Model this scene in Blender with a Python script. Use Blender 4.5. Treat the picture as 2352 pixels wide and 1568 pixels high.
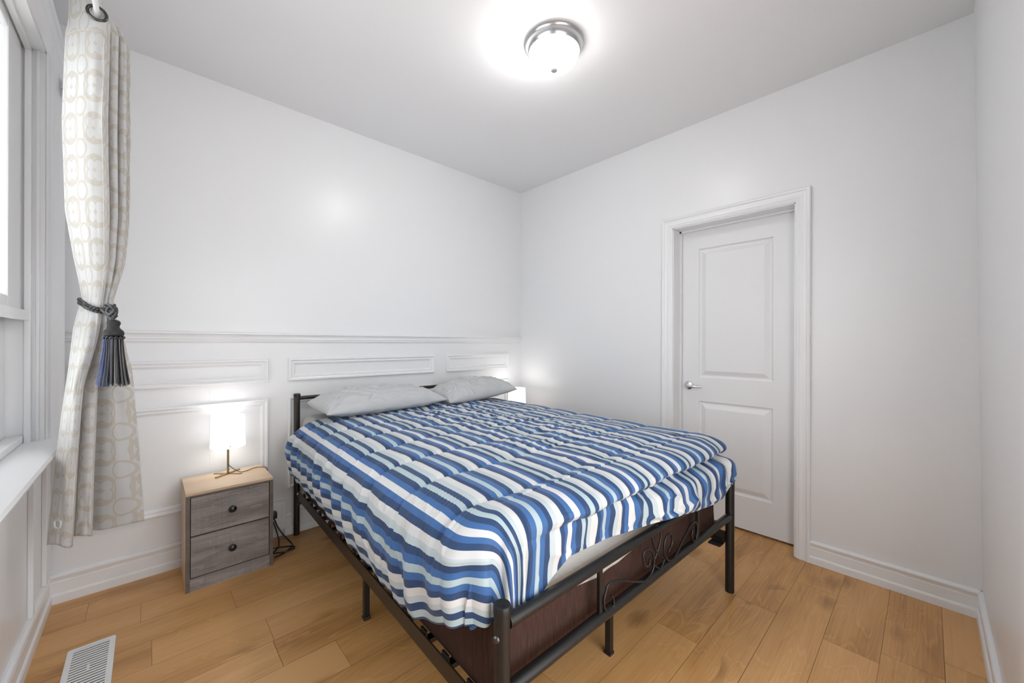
import bpy, bmesh, math, random
import numpy as np
from mathutils import Vector, Matrix

for o in list(bpy.data.objects):
    bpy.data.objects.remove(o)
SC = bpy.context.scene
COL = SC.collection
random.seed(7)
RNG = np.random.RandomState(11)

# ------------------------------------------------------------------ camera
F_PX, CY, CAM_H = 894.44, 787.09, 1.2338
TH, ROLL = 0.8187, 0.0027
S_, C_ = math.sin(TH), math.cos(TH)
cam_d = bpy.data.cameras.new('camera')
cam = bpy.data.objects.new('camera', cam_d)
COL.objects.link(cam)
cam_d.sensor_fit = 'HORIZONTAL'
cam_d.sensor_width = 36.0
cam_d.lens = 36.0 * F_PX / 2352.0
cam_d.shift_y = (CY - 784.0) / 2352.0
cam_d.clip_start = 0.02
Rv = Vector((S_, -C_, 0)); Zv = Vector((0, 0, 1)); Fv = Vector((C_, S_, 0))
ri = Rv * math.cos(ROLL) + Zv * math.sin(ROLL)
up = -Rv * math.sin(ROLL) + Zv * math.cos(ROLL)
m3 = Matrix((ri, up, -Fv)).transposed()
cam.matrix_world = Matrix.Translation((0, 0, CAM_H)) @ m3.to_4x4()
SC.camera = cam

# ------------------------------------------------------------------ world, exposure
SC.view_settings.view_transform = 'Standard'
SC.view_settings.look = 'None'
SC.view_settings.gamma = 1.0
SC.view_settings.use_curve_mapping = False
SC.view_settings.exposure = 0.67
W = bpy.data.worlds.new('world'); SC.world = W; W.use_nodes = True
bgn = W.node_tree.nodes['Background']
bgn.inputs[0].default_value = (0.975, 0.985, 1.0, 1)
bgn.inputs[1].default_value = 2.55

CEIL_E, LAMP_E, LAMP_W, LAMP_W2 = 21.0, 0.80, 0.11, 0.46

# ------------------------------------------------------------------ room dimensions
XW, XB, YA, YR, ZC = -0.3446, 2.7434, 2.8172, -0.158, 2.74
BED_N = (0.6403, 0.718); BED_A = math.radians(-1.7)

# ------------------------------------------------------------------ materials
MATS = {}
def mat(name, color, rough=0.5, metal=0.0, spec=0.5, bump=None, emit=None, coat=0.0, sheen=0.0):
    m = bpy.data.materials.new(name); m.use_nodes = True
    nt = m.node_tree; b = nt.nodes['Principled BSDF']
    b.inputs['Base Color'].default_value = (*color, 1)
    b.inputs['Roughness'].default_value = rough
    b.inputs['Metallic'].default_value = metal
    b.inputs['Specular IOR Level'].default_value = spec
    if coat: b.inputs['Coat Weight'].default_value = coat
    if sheen:
        b.inputs['Sheen Weight'].default_value = sheen
    if emit:
        b.inputs['Emission Color'].default_value = (*emit[0], 1)
        b.inputs['Emission Strength'].default_value = emit[1]
    tc = nt.nodes.new('ShaderNodeTexCoord')
    nz = nt.nodes.new('ShaderNodeTexNoise')
    sc, st, dist = bump if bump else (60, 0.02, 0.001)
    nz.inputs['Scale'].default_value = sc; nz.inputs['Detail'].default_value = 4
    nt.links.new(tc.outputs['Object'], nz.inputs['Vector'])
    bp = nt.nodes.new('ShaderNodeBump')
    bp.inputs['Strength'].default_value = st; bp.inputs['Distance'].default_value = dist
    nt.links.new(nz.outputs['Fac'], bp.inputs['Height'])
    nt.links.new(bp.outputs['Normal'], b.inputs['Normal'])
    MATS[name] = m
    return m

def nodes(m): return m.node_tree.nodes, m.node_tree.links, m.node_tree.nodes['Principled BSDF']
def math_node(N, L, op, a, b=None, c=None):
    n = N.new('ShaderNodeMath'); n.operation = op
    for i, v in enumerate((a, b, c)):
        if v is None: continue
        if isinstance(v, (int, float)): n.inputs[i].default_value = v
        else: L.new(v, n.inputs[i])
    return n.outputs[0]

WALLC = (0.84, 0.847, 0.86)
mat('wall_paint', WALLC, 0.31, spec=0.5, bump=(90, 0.06, 0.002))
mat('ceiling_paint', (0.885, 0.893, 0.908), 0.6, spec=0.35, bump=(40, 0.05, 0.002))
mat('trim_paint', (0.86, 0.867, 0.88), 0.30, spec=0.5, bump=(18, 0.012, 0.001))
mat('old_trim_paint', (0.84, 0.847, 0.86), 0.28, spec=0.5, bump=(30, 0.05, 0.002))
mat('door_paint', (0.83, 0.837, 0.85), 0.38, spec=0.45, bump=(140, 0.05, 0.001))
mat('white_plastic', (0.85, 0.86, 0.87), 0.35)
mat('white_metal', (0.86, 0.87, 0.88), 0.35, spec=0.5)
mat('black_metal', (0.012, 0.0115, 0.0115), 0.36, metal=0.0, spec=0.4, bump=(300, 0.05, 0.0005))
mat('brown_black_metal', (0.024, 0.019, 0.015), 0.36, spec=0.45, bump=(300, 0.05, 0.0005))
mat('bare_metal', (0.55, 0.53, 0.50), 0.3, metal=1.0)
mat('chrome', (0.75, 0.75, 0.76), 0.15, metal=1.0)
mat("brushed_nickel", (0.55, 0.55, 0.56), 0.25, metal=1.0)
mat('dark_nickel', (0.10, 0.095, 0.09), 0.25, metal=0.9)
mat('duct_shade_grey', (0.22, 0.22, 0.22), 0.6)
mat('brass', (0.36, 0.26, 0.13), 0.33, metal=0.9)
mat('black_plastic', (0.012, 0.012, 0.013), 0.35)
mat('black_gloss', (0.010, 0.010, 0.010), 0.12, spec=0.6)
mat('brown_cord', (0.05, 0.035, 0.02), 0.5)
mat('gap_dark', (0.006, 0.006, 0.006), 0.8)
mat('floor_gap', (0.10, 0.055, 0.022), 0.8)
mat('shade_linen', (0.9, 0.9, 0.9), 0.8, emit=((1.0, 0.985, 0.96), LAMP_E))
mat('bulb_glass', (0.9, 0.9, 0.9), 0.4, emit=((1.0, 0.97, 0.92), 5.0))
mat('tieback_cord', (0.012, 0.0125, 0.016), 0.30, spec=0.7, bump=(500, 0.3, 0.001))
mat('tassel_black', (0.017, 0.017, 0.018), 0.6)
mat('finial_grey', (0.45, 0.45, 0.44), 0.4, spec=0.4)

# pillow cotton
m = mat('pillow_cotton', (0.54, 0.55, 0.56), 0.75, bump=(14, 0.25, 0.01), sheen=0.2)
m = mat('sheet_cotton', (0.43, 0.415, 0.39), 0.75, bump=(10, 0.2, 0.01), sheen=0.15)
# brown box spring cloth
m = mat('brown_cloth', (0.05, 0.025, 0.019), 0.8, spec=0.2, bump=(6, 0.1, 0.005))
N, L, B = nodes(m)
tc = N.new('ShaderNodeTexCoord'); mp = N.new('ShaderNodeMapping')
mp.inputs['Scale'].default_value = (70, 70, 4); L.new(tc.outputs['Object'], mp.inputs['Vector'])
nz = N.new('ShaderNodeTexNoise'); nz.inputs['Scale'].default_value = 4; nz.inputs['Detail'].default_value = 5
L.new(mp.outputs[0], nz.inputs['Vector'])
cr = N.new('ShaderNodeValToRGB'); cr.color_ramp.elements[0].position = 0.3; cr.color_ramp.elements[1].position = 0.75
cr.color_ramp.elements[0].color = (0.034, 0.016, 0.012, 1); cr.color_ramp.elements[1].color = (0.070, 0.036, 0.028, 1)
L.new(nz.outputs['Fac'], cr.inputs['Fac']); L.new(cr.outputs['Color'], B.inputs['Base Color'])

# window glass
m = bpy.data.materials.new('window_glass'); m.use_nodes = True
N, L, B = nodes(m)
B.inputs['Base Color'].default_value = (0.95, 0.97, 0.97, 1); B.inputs['Roughness'].default_value = 0.02
B.inputs['Transmission Weight'].default_value = 1.0; B.inputs['IOR'].default_value = 1.45
MATS['window_glass'] = m

# ceiling light glass: bulbs sit off-centre behind the frosted bowl
m = bpy.data.materials.new('frosted_lit_glass'); m.use_nodes = True
N, L, B = nodes(m)
B.inputs['Base Color'].default_value = (0.92, 0.92, 0.92, 1); B.inputs['Roughness'].default_value = 0.35
B.inputs['Emission Color'].default_value = (1.0, 0.985, 0.965, 1)
tc = N.new('ShaderNodeTexCoord'); dn = N.new('ShaderNodeVectorMath'); dn.operation = 'DISTANCE'
L.new(tc.outputs['Object'], dn.inputs[0]); dn.inputs[1].default_value = (-0.10, 0.07, -0.05)
mr = N.new('ShaderNodeMapRange'); mr.inputs['From Min'].default_value = 0.03; mr.inputs['From Max'].default_value = 0.22
mr.inputs['To Min'].default_value = CEIL_E * 2.2; mr.inputs['To Max'].default_value = CEIL_E * 0.55
L.new(dn.outputs['Value'], mr.inputs['Value']); L.new(mr.outputs[0], B.inputs['Emission Strength'])
MATS['frosted_lit_glass'] = m

# striped comforter
STRIPES = 'N P N G W N B P B N G W N B W B'.split()
SCOL = {'N': (0.024, 0.058, 0.145), 'B': (0.046, 0.130, 0.330), 'P': (0.41, 0.51, 0.545), 'G': (0.475, 0.55, 0.58), 'W': (0.635, 0.635, 0.64)}
m = mat('striped_cotton', (0.5, 0.5, 0.5), 0.62, spec=0.3, bump=(30, 0.12, 0.004), sheen=0.1)
N, L, B = nodes(m)
uv = N.new('ShaderNodeUVMap'); sx = N.new('ShaderNodeSeparateXYZ'); L.new(uv.outputs[0], sx.inputs[0])
fr = math_node(N, L, 'FRACT', math_node(N, L, 'MULTIPLY', sx.outputs['X'], 1 / 16))
cr = N.new('ShaderNodeValToRGB'); cr.color_ramp.interpolation = 'CONSTANT'
el = cr.color_ramp.elements
wid = [1.0 + (0.18 if s in 'W' else (-0.08 if s == 'G' else 0.0)) for s in STRIPES]
pos = np.concatenate([[0], np.cumsum(wid)[:-1]]) / sum(wid)
while len(el) < 16: el.new(0.99)
for i in range(16):
    el[i].position = float(i / 16 * 0.999)
for i, s in enumerate(STRIPES):
    el[i].position = float(pos[i]); el[i].color = (*SCOL[s], 1)
L.new(fr, cr.inputs['Fac']); L.new(cr.outputs['Color'], B.inputs['Base Color'])

# curtain jacquard: interlaced rings and stepped bars
m = mat('curtain_jacquard', (0.7, 0.7, 0.7), 0.45, spec=0.4, bump=(18, 0.15, 0.004), sheen=0.2)
N, L, B = nodes(m)
uv = N.new('ShaderNodeUVMap'); sx = N.new('ShaderNodeSeparateXYZ'); L.new(uv.outputs[0], sx.inputs[0])
M_ = lambda op, a, b=None, c=None: math_node(N, L, op, a, b, c)
def cell(o, k, off=0.0): return M_('SUBTRACT', M_('FRACT', M_('ADD', M_('MULTIPLY', o, k), off)), 0.5)
def ring(cx, cy, r, w):
    d = M_('SQRT', M_('ADD', M_('MULTIPLY', cx, cx), M_('MULTIPLY', cy, cy)))
    return M_('LESS_THAN', M_('ABSOLUTE', M_('SUBTRACT', d, r)), w)
KX, KY = 11.0, 6.8
a1, b1 = cell(sx.outputs['X'], KX), cell(sx.outputs['Y'], KY)
a2, b2 = cell(sx.outputs['X'], KX, 0.5), cell(sx.outputs['Y'], KY, 0.5)
r1 = ring(a1, b1, 0.36, 0.030); r2 = ring(a2, b2, 0.22, 0.030)
c1 = M_('MULTIPLY', M_('LESS_THAN', M_('ABSOLUTE', M_('SUBTRACT', M_('ABSOLUTE', a2), 0.16)), 0.028), M_('LESS_THAN', M_('ABSOLUTE', b1), 0.3))
c2 = M_('MULTIPLY', M_('LESS_THAN', M_('ABSOLUTE', M_('SUBTRACT', M_('ABSOLUTE', b2), 0.2)), 0.026), M_('LESS_THAN', M_('ABSOLUTE', a1), 0.28))
c3 = ring(M_('SUBTRACT', M_('ABSOLUTE', a1), 0.12), M_('SUBTRACT', M_('ABSOLUTE', b1), 0.12), 0.15, 0.024)
c3 = M_('MULTIPLY', c3, M_('LESS_THAN', M_('ADD', M_('MULTIPLY', a1, a1), M_('MULTIPLY', b1, b1)), 0.12))
fac = M_('MAXIMUM', M_('MAXIMUM', r1, r2), M_('MAXIMUM', c1, M_('MAXIMUM', c2, c3)))
mx = N.new('ShaderNodeMix'); mx.data_type = 'RGBA'
mx.inputs[6].default_value = (0.55, 0.55, 0.545, 1); mx.inputs[7].default_value = (0.49, 0.46, 0.41, 1)
L.new(fac, mx.inputs[0]); L.new(mx.outputs[2], B.inputs['Base Color'])
rr = M_('MULTIPLY_ADD', fac, 0.25, 0.38); L.new(rr, B.inputs['Roughness'])
mat('curtain_lining', (0.70, 0.69, 0.67), 0.6)

# tassel strands coloured by place round the skirt
m = mat('tassel_strands', (0.1, 0.1, 0.2), 0.35, spec=0.6)
N, L, B = nodes(m)
uv = N.new('ShaderNodeUVMap'); sx = N.new('ShaderNodeSeparateXYZ'); L.new(uv.outputs[0], sx.inputs[0])
cr = N.new('ShaderNodeValToRGB'); cr.color_ramp.interpolation = 'CONSTANT'
el = cr.color_ramp.elements
cols = [(0.07, 0.10, 0.30), (0.10, 0.14, 0.38), (0.02, 0.02, 0.03), (0.06, 0.08, 0.2), (0.05, 0.055, 0.08), (0.012, 0.012, 0.014), (0.30, 0.30, 0.30), (0.03, 0.03, 0.035)]
while len(el) < 8: el.new(0.99)
for i in range(8): el[i].position = i / 8 * 0.999
for i in range(8): el[i].color = (*cols[i], 1)
L.new(sx.outputs['X'], cr.inputs['Fac']); L.new(cr.outputs['Color'], B.inputs['Base Color'])

def wood(name, c_dark, c_mid, c_light, rough, ringk, knot=True, usc=1.0, crosscut=0.0, gloss=0.4):
    m = mat(name, c_mid, rough, spec=gloss)
    N, L, B = nodes(m)
    M_ = lambda op, a, b=None, c=None: math_node(N, L, op, a, b, c)
    uv = N.new('ShaderNodeUVMap'); uv.uv_map = 'UVMap'
    rn = N.new('ShaderNodeUVMap'); rn.uv_map = 'rnd'
    s1 = N.new('ShaderNodeSeparateXYZ'); s2 = N.new('ShaderNodeSeparateXYZ')
    L.new(uv.outputs[0], s1.inputs[0]); L.new(rn.outputs[0], s2.inputs[0])
    def vec(kx, ky):
        c = N.new('ShaderNodeCombineXYZ')
        L.new(M_('MULTIPLY', s1.outputs['X'], kx * usc), c.inputs[0]); L.new(M_('MULTIPLY', s1.outputs['Y'], ky * usc), c.inputs[1])
        L.new(M_('MULTIPLY', s2.outputs['X'], 37.0), c.inputs[2]); return c.outputs[0]
    def noise(v, sc, det=3, dist=0.0):
        n = N.new('ShaderNodeTexNoise'); n.inputs['Scale'].default_value = sc; n.inputs['Detail'].default_value = det
        n.inputs['Distortion'].default_value = dist; L.new(v, n.inputs['Vector']); return n.outputs['Fac']
    n1 = noise(vec(1.0, 5.0), 1.3, 2, 0.6)                    # the figure
    rings = M_('MULTIPLY_ADD', M_('SINE', M_('MULTIPLY', n1, ringk)), 0.5, 0.5)
    thin = M_('POWER', rings, 9.0)
    rings = M_('POWER', rings, 2.0)
    fine = noise(vec(3.0, 160.0), 1.0, 4)                     # pores
    broad = noise(vec(0.7, 4.0), 1.6, 4, 0.3)                 # streaks of tone
    t = M_('ADD', M_('MULTIPLY', broad, 0.9), M_('MULTIPLY', fine, 0.35))
    t = M_('ADD', M_('SUBTRACT', t, M_('MULTIPLY', rings, 0.10)), M_('MULTIPLY', M_('MULTIPLY', thin, fine), 0.34))
    t = M_('ADD', t, M_('MULTIPLY', M_('SUBTRACT', s2.outputs['Y'], 0.5), 0.20))
    if crosscut:
        sc2 = noise(vec(120.0, 3.0), 1.0, 2)
        t = M_('ADD', t, M_('MULTIPLY', M_('SUBTRACT', sc2, 0.5), crosscut))
    cr = N.new('ShaderNodeValToRGB'); e = cr.color_ramp.elements
    e[0].position = 0.28; e[0].color = (*c_dark, 1); e[1].position = 0.82; e[1].color = (*c_light, 1)
    x = e.new(0.52); x.color = (*c_mid, 1)
    L.new(t, cr.inputs['Fac']); colr = cr.outputs['Color']
    if knot:
        vo = N.new('ShaderNodeTexVoronoi'); vo.inputs['Scale'].default_value = 1.0; vo.inputs['Randomness'].default_value = 1.0
        L.new(vec(3.0, 6.0), vo.inputs['Vector'])
        jag = M_('ADD', vo.outputs['Distance'], M_('MULTIPLY', M_('SUBTRACT', noise(vec(10, 60), 1.0, 3), 0.5), 0.22))
        k = N.new('ShaderNodeMapRange'); k.inputs['From Min'].default_value = 0.02; k.inputs['From Max'].default_value = 0.30
        k.inputs['To Min'].default_value = 0.70; k.inputs['To Max'].default_value = 0.0
        L.new(jag, k.inputs['Value'])
        g = M_('GREATER_THAN', noise(vec(0.9, 2.0), 2.0, 0), 0.40)
        mx = N.new('ShaderNodeMix'); mx.data_type = 'RGBA'
        L.new(M_('MULTIPLY', k.outputs[0], g), mx.inputs[0]); L.new(colr, mx.inputs[6])
        mx.inputs[7].default_value = (c_dark[0] * 0.45, c_dark[1] * 0.38, c_dark[2] * 0.32, 1); colr = mx.outputs[2]
    L.new(colr, B.inputs['Base Color'])
    L.new(M_('MULTIPLY_ADD', fine, 0.12, rough - 0.05), B.inputs['Roughness'])
    return m
wood('oak_floor', (0.36, 0.175, 0.056), (0.575, 0.305, 0.108), (0.70, 0.40, 0.165), 0.34, 60.0)
wood('light_oak_laminate', (0.52, 0.36, 0.23), (0.62, 0.45, 0.30), (0.70, 0.54, 0.38), 0.42, 40.0, knot=False, usc=2.0)
wood('grey_oak_laminate', (0.085, 0.074, 0.071), (0.205, 0.184, 0.178), (0.37, 0.34, 0.33), 0.45, 55.0, knot=False, usc=2.2, crosscut=0.14)
wood('grey_edge_laminate', (0.10, 0.085, 0.072), (0.14, 0.12, 0.10), (0.18, 0.155, 0.13), 0.45, 30.0, knot=False, usc=2.0)

# ------------------------------------------------------------------ mesh helpers
def obj(name, bm, m, parent=None, smooth=False, loc=None):
    me = bpy.data.meshes.new(name)
    bmesh.ops.recalc_face_normals(bm, faces=bm.faces)
    bm.to_mesh(me); bm.free()
    for mm in (m if isinstance(m, (list, tuple)) else [m]): me.materials.append(MATS[mm])
    if smooth:
        me.polygons.foreach_set('use_smooth', [True] * len(me.polygons))
        try: me.set_sharp_from_angle(angle=math.radians(smooth if smooth is not True else 50))
        except Exception: pass
    o = bpy.data.objects.new(name, me); COL.objects.link(o)
    if parent is not None: o.parent = parent
    if loc is not None: o.location = loc
    return o
def empty(name, loc=(0, 0, 0), rotz=0.0):
    o = bpy.data.objects.new(name, None); o.empty_display_size = 0.05; COL.objects.link(o)
    o.location = loc; o.rotation_euler = (0, 0, rotz); return o
def tag(o, label, cat, group=None):
    o['label'] = label; o['category'] = cat
    if group: o['group'] = group
    return o
def struct(o, label=None, cat=None):
    o['kind'] = 'structure'
    if label: o['label'] = label
    if cat: o['category'] = cat
    return o
def box(bm, x0, x1, y0, y1, z0, z1, bev=0.0, mi=0):
    r = bmesh.ops.create_cube(bm, size=1.0)
    vs = r['verts']
    for v in vs:
        v.co = Vector(((x0 + x1) / 2 + v.co.x * (x1 - x0), (y0 + y1) / 2 + v.co.y * (y1 - y0), (z0 + z1) / 2 + v.co.z * (z1 - z0)))
    fs = {f for v in vs for f in v.link_faces}
    for f in fs: f.material_index = mi
    if bev:
        es = {e for v in vs for e in v.link_edges}
        bmesh.ops.bevel(bm, geom=list(es), offset=bev, segments=2, profile=0.6, affect='EDGES')
    return vs
def frame_of(d):
    d = Vector(d).normalized()
    a = Vector((0, 0, 1)) if abs(d.z) < 0.9 else Vector((1, 0, 0))
    u = d.cross(a).normalized(); return u, d.cross(u).normalized()
def tube(bm, pts, r, n=12, cap=True, closed=False, rx=None):
    pts = [Vector(p) for p in pts]; rings = []; u = None; K = len(pts)
    for i, p in enumerate(pts):
        if closed: d = pts[(i + 1) % K] - pts[i - 1]
        else: d = pts[min(i + 1, K - 1)] - pts[max(i - 1, 0)]
        d.normalize()
        if u is None: u, w = frame_of(d)
        else:
            u = (u - d * u.dot(d)).normalized(); w = d.cross(u)
        rr = r[i] if isinstance(r, (list, tuple)) else r
        rings.append([bm.verts.new(p + u * math.cos(2 * math.pi * k / n) * rr + w * math.sin(2 * math.pi * k / n) * rr * (rx or 1)) for k in range(n)])
    for i in range(K if closed else K - 1):
        a, b = rings[i], rings[(i + 1) % K]
        sh = 0
        if closed and i == K - 1:
            sh = min(range(n), key=lambda q: (a[0].co - b[q].co).length)
        for k in range(n):
            bm.faces.new((a[k], a[(k + 1) % n], b[(k + 1 + sh) % n], b[(k + sh) % n]))
    if cap and not closed:
        bm.faces.new(rings[0][::-1]); bm.faces.new(rings[-1])
def cyl(bm, p, q, r, n=20): tube(bm, [p, q], r, n)
def lathe(bm, prof, n=40, c=(0, 0, 0), axis='z', sx=1.0, sy=1.0):
    rings = []
    def P(r, h, t):
        x, y = r * math.cos(t) * sx, r * math.sin(t) * sy
        if axis == 'z': v = (x, y, h)
        elif axis == 'x': v = (h, x, y)
        else: v = (x, h, y)
        return Vector(c) + Vector(v)
    for r, h in prof:
        if r < 1e-6: rings.append([bm.verts.new(P(0, h, 0))])
        else: rings.append([bm.verts.new(P(r, h, 2 * math.pi * k / n)) for k in range(n)])
    for a, b in zip(rings, rings[1:]):
        for k in range(n):
            k2 = (k + 1) % n
            if len(a) == 1 and len(b) == 1: continue
            if len(a) == 1: bm.faces.new((a[0], b[k], b[k2]))
            elif len(b) == 1: bm.faces.new((a[k], a[k2], b[0]))
            else: bm.faces.new((a[k], a[k2], b[k2], b[k]))
def sweep(bm, loops, closed=False):
    """loops: list of equal length vertex lists; consecutive loops joined"""
    vs = [[bm.verts.new(p) for p in lp] for lp in loops]
    n = len(vs[0])
    for a, b in zip(vs, vs[1:] + ([vs[0]] if closed else [])):
        for k in range(n - 1): bm.faces.new((a[k], a[k + 1], b[k + 1], b[k]))
    return vs
def catmull(pts, n=8, closed=False):
    P = [Vector(p) for p in pts]; out = []; K = len(P)
    rng = K if closed else K - 1
    for i in range(rng):
        p0 = P[i - 1] if (i > 0 or closed) else P[0] * 2 - P[1]
        p1 = P[i]; p2 = P[(i + 1) % K]
        p3 = P[(i + 2) % K] if (i + 2 < K or closed) else P[-1] * 2 - P[-2]
        for k in range(n):
            t = k / n
            out.append(0.5 * ((2 * p1) + (p2 - p0) * t + (2 * p0 - 5 * p1 + 4 * p2 - p3) * t * t + (3 * p1 - p0 - 3 * p2 + p3) * t ** 3))
    if not closed: out.append(P[-1])
    return out
def run_profile(bm, prof, a, b, nrm):
    """profile (offset along nrm, z) from point a to b in plan"""
    a = Vector((*a, 0)); b = Vector((*b, 0)); nrm = Vector((*nrm, 0))
    l0 = [a + nrm * o + Vector((0, 0, z)) for o, z in prof]
    l1 = [b + nrm * o + Vector((0, 0, z)) for o, z in prof]
    vs = sweep(bm, [l0, l1])
    bm.faces.new(vs[0]); bm.faces.new(vs[1][::-1])
def rect_frame(bm, u0, u1, z0, z1, prof, to3, sides='LTRB', fill=False):
    """mitred moulding frame; prof: (inset, height); to3(u, z, h)"""
    def corners(t): return [(u0 + t, z0 + t), (u0 + t, z1 - t), (u1 - t, z1 - t), (u1 - t, z0 + t)]
    if sides == 'LTR':
        def corners(t): return [(u0 + t, z0), (u0 + t, z1 - t), (u1 - t, z1 - t), (u1 - t, z0)]
    cs = [[bm.verts.new(to3(u, z, h)) for u, z in corners(t)] for t, h in prof]
    for a, b in zip(cs, cs[1:]):
        for k in range(4 if sides == 'LTRB' else 3):
            k2 = (k + 1) % 4; bm.faces.new((a[k], a[k2], b[k2], b[k]))
    if sides == 'LTR':
        bm.faces.new([c[0] for c in cs]); bm.faces.new([c[3] for c in cs][::-1])
    if fill: bm.faces.new(cs[-1])
def bedpt(x, y, z):
    c, s = math.cos(BED_A), math.sin(BED_A)
    return Vector((BED_N[0] + c * x - s * y, BED_N[1] + s * x + c * y, z))
def copy_tree(o, parent=None):
    c = o.copy(); COL.objects.link(c); c.parent = parent
    for ch in list(o.children): copy_tree(ch, c)
    return c
def uv_set(me, name, arr):
    l = me.uv_layers.new(name=name); l.data.foreach_set('uv', np.asarray(arr, dtype=np.float32).ravel())
def grid_mesh(name, P, UV, m, parent=None, loc=None, rotz=0.0, solid=0.0, flip=False):
    nr, nc = P.shape[:2]
    me = bpy.data.meshes.new(name)
    idx = np.arange(nr * nc).reshape(nr, nc)
    a, b, c, d = idx[:-1, :-1], idx[:-1, 1:], idx[1:, 1:], idx[1:, :-1]
    q = np.stack([a, d, c, b] if flip else [a, b, c, d], -1).reshape(-1, 4)
    nf = len(q)
    me.vertices.add(nr * nc); me.vertices.foreach_set('co', P.reshape(-1).astype(np.float32))
    me.loops.add(nf * 4); me.loops.foreach_set('vertex_index', q.reshape(-1).astype(np.int32))
    me.polygons.add(nf); me.polygons.foreach_set('loop_start', np.arange(0, nf * 4, 4, dtype=np.int32))
    me.polygons.foreach_set('loop_total', np.full(nf, 4, dtype=np.int32))
    me.polygons.foreach_set('use_smooth', np.ones(nf, dtype=bool))
    me.update(calc_edges=True)
    if UV is not None: uv_set(me, 'UVMap', UV.reshape(-1, 2)[q.reshape(-1)])
    me.validate(); me.materials.append(MATS[m])
    o = bpy.data.objects.new(name, me); COL.objects.link(o)
    if parent is not None: o.parent = parent
    if loc is not None: o.location = loc
    o.rotation_euler = (0, 0, rotz)
    if solid:
        s = o.modifiers.new('thickness', 'SOLIDIFY'); s.thickness = solid; s.offset = -1
    return o
def vnoise(x, y, seed=0):
    x = np.asarray(x, float); y = np.asarray(y, float)
    r = np.random.RandomState(seed); T = r.rand(256, 256)
    xi = np.floor(x).astype(int); yi = np.floor(y).astype(int); fx = x - xi; fy = y - yi
    fx = fx * fx * fx * (fx * (fx * 6 - 15) + 10); fy = fy * fy * fy * (fy * (fy * 6 - 15) + 10)
    g = lambda i, j: T[i % 256, j % 256]
    return (g(xi, yi) * (1 - fx) + g(xi + 1, yi) * fx) * (1 - fy) + (g(xi, yi + 1) * (1 - fx) + g(xi + 1, yi + 1) * fx) * fy - 0.5
def fbm(x, y, seed=0, oct=3):
    s = 0; a = 1.0
    for k in range(oct):
        s = s + a * vnoise(x * 2 ** k + 13.7 * k, y * 2 ** k + 5.1 * k, seed + k); a *= 0.5
    return s
def smooth(e0, e1, x):
    t = np.clip((x - e0) / (e1 - e0), 0, 1); return t * t * (3 - 2 * t)
def cr_eval(ctrl, s):
    """catmull-rom through ctrl [K,...] at s in 0..1 (numpy)"""
    K = len(ctrl); x = np.clip(s, 0, 1) * (K - 1); i = np.minimum(x.astype(int), K - 2); t = x - i
    g = lambda j: ctrl[np.clip(j, 0, K - 1)]
    p0, p1, p2, p3 = g(i - 1), g(i), g(i + 1), g(i + 2)
    if ctrl.ndim > 1: t = t[..., None]
    return 0.5 * (2 * p1 + (p2 - p0) * t + (2 * p0 - 5 * p1 + 4 * p2 - p3) * t * t + (3 * p1 - p0 - 3 * p2 + p3) * t ** 3)
def normals_of(P):
    du = np.gradient(P, axis=1); dv = np.gradient(P, axis=0)
    n = np.cross(du, dv); n /= np.linalg.norm(n, axis=-1, keepdims=True) + 1e-12
    return n
def poly_uv_box(me, k=1.0, rnd=(0.3, 0.5), grain='z'):
    """box-projected uv (grain direction first) for laminate parts"""
    uv = np.zeros((len(me.loops), 2)); rd = np.tile(np.array(rnd), (len(me.loops), 1))
    for p in me.polygons:
        n = p.normal
        for li in p.loop_indices:
            c = me.vertices[me.loops[li].vertex_index].co
            if abs(n.z) > 0.7: a, b = c.x, c.y
            elif abs(n.y) > 0.7: a, b = c.x, c.z
            else: a, b = c.z, c.y
            uv[li] = (a * k, b * k)
    uv_set(me, 'UVMap', uv); uv_set(me, 'rnd', rd)

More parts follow.
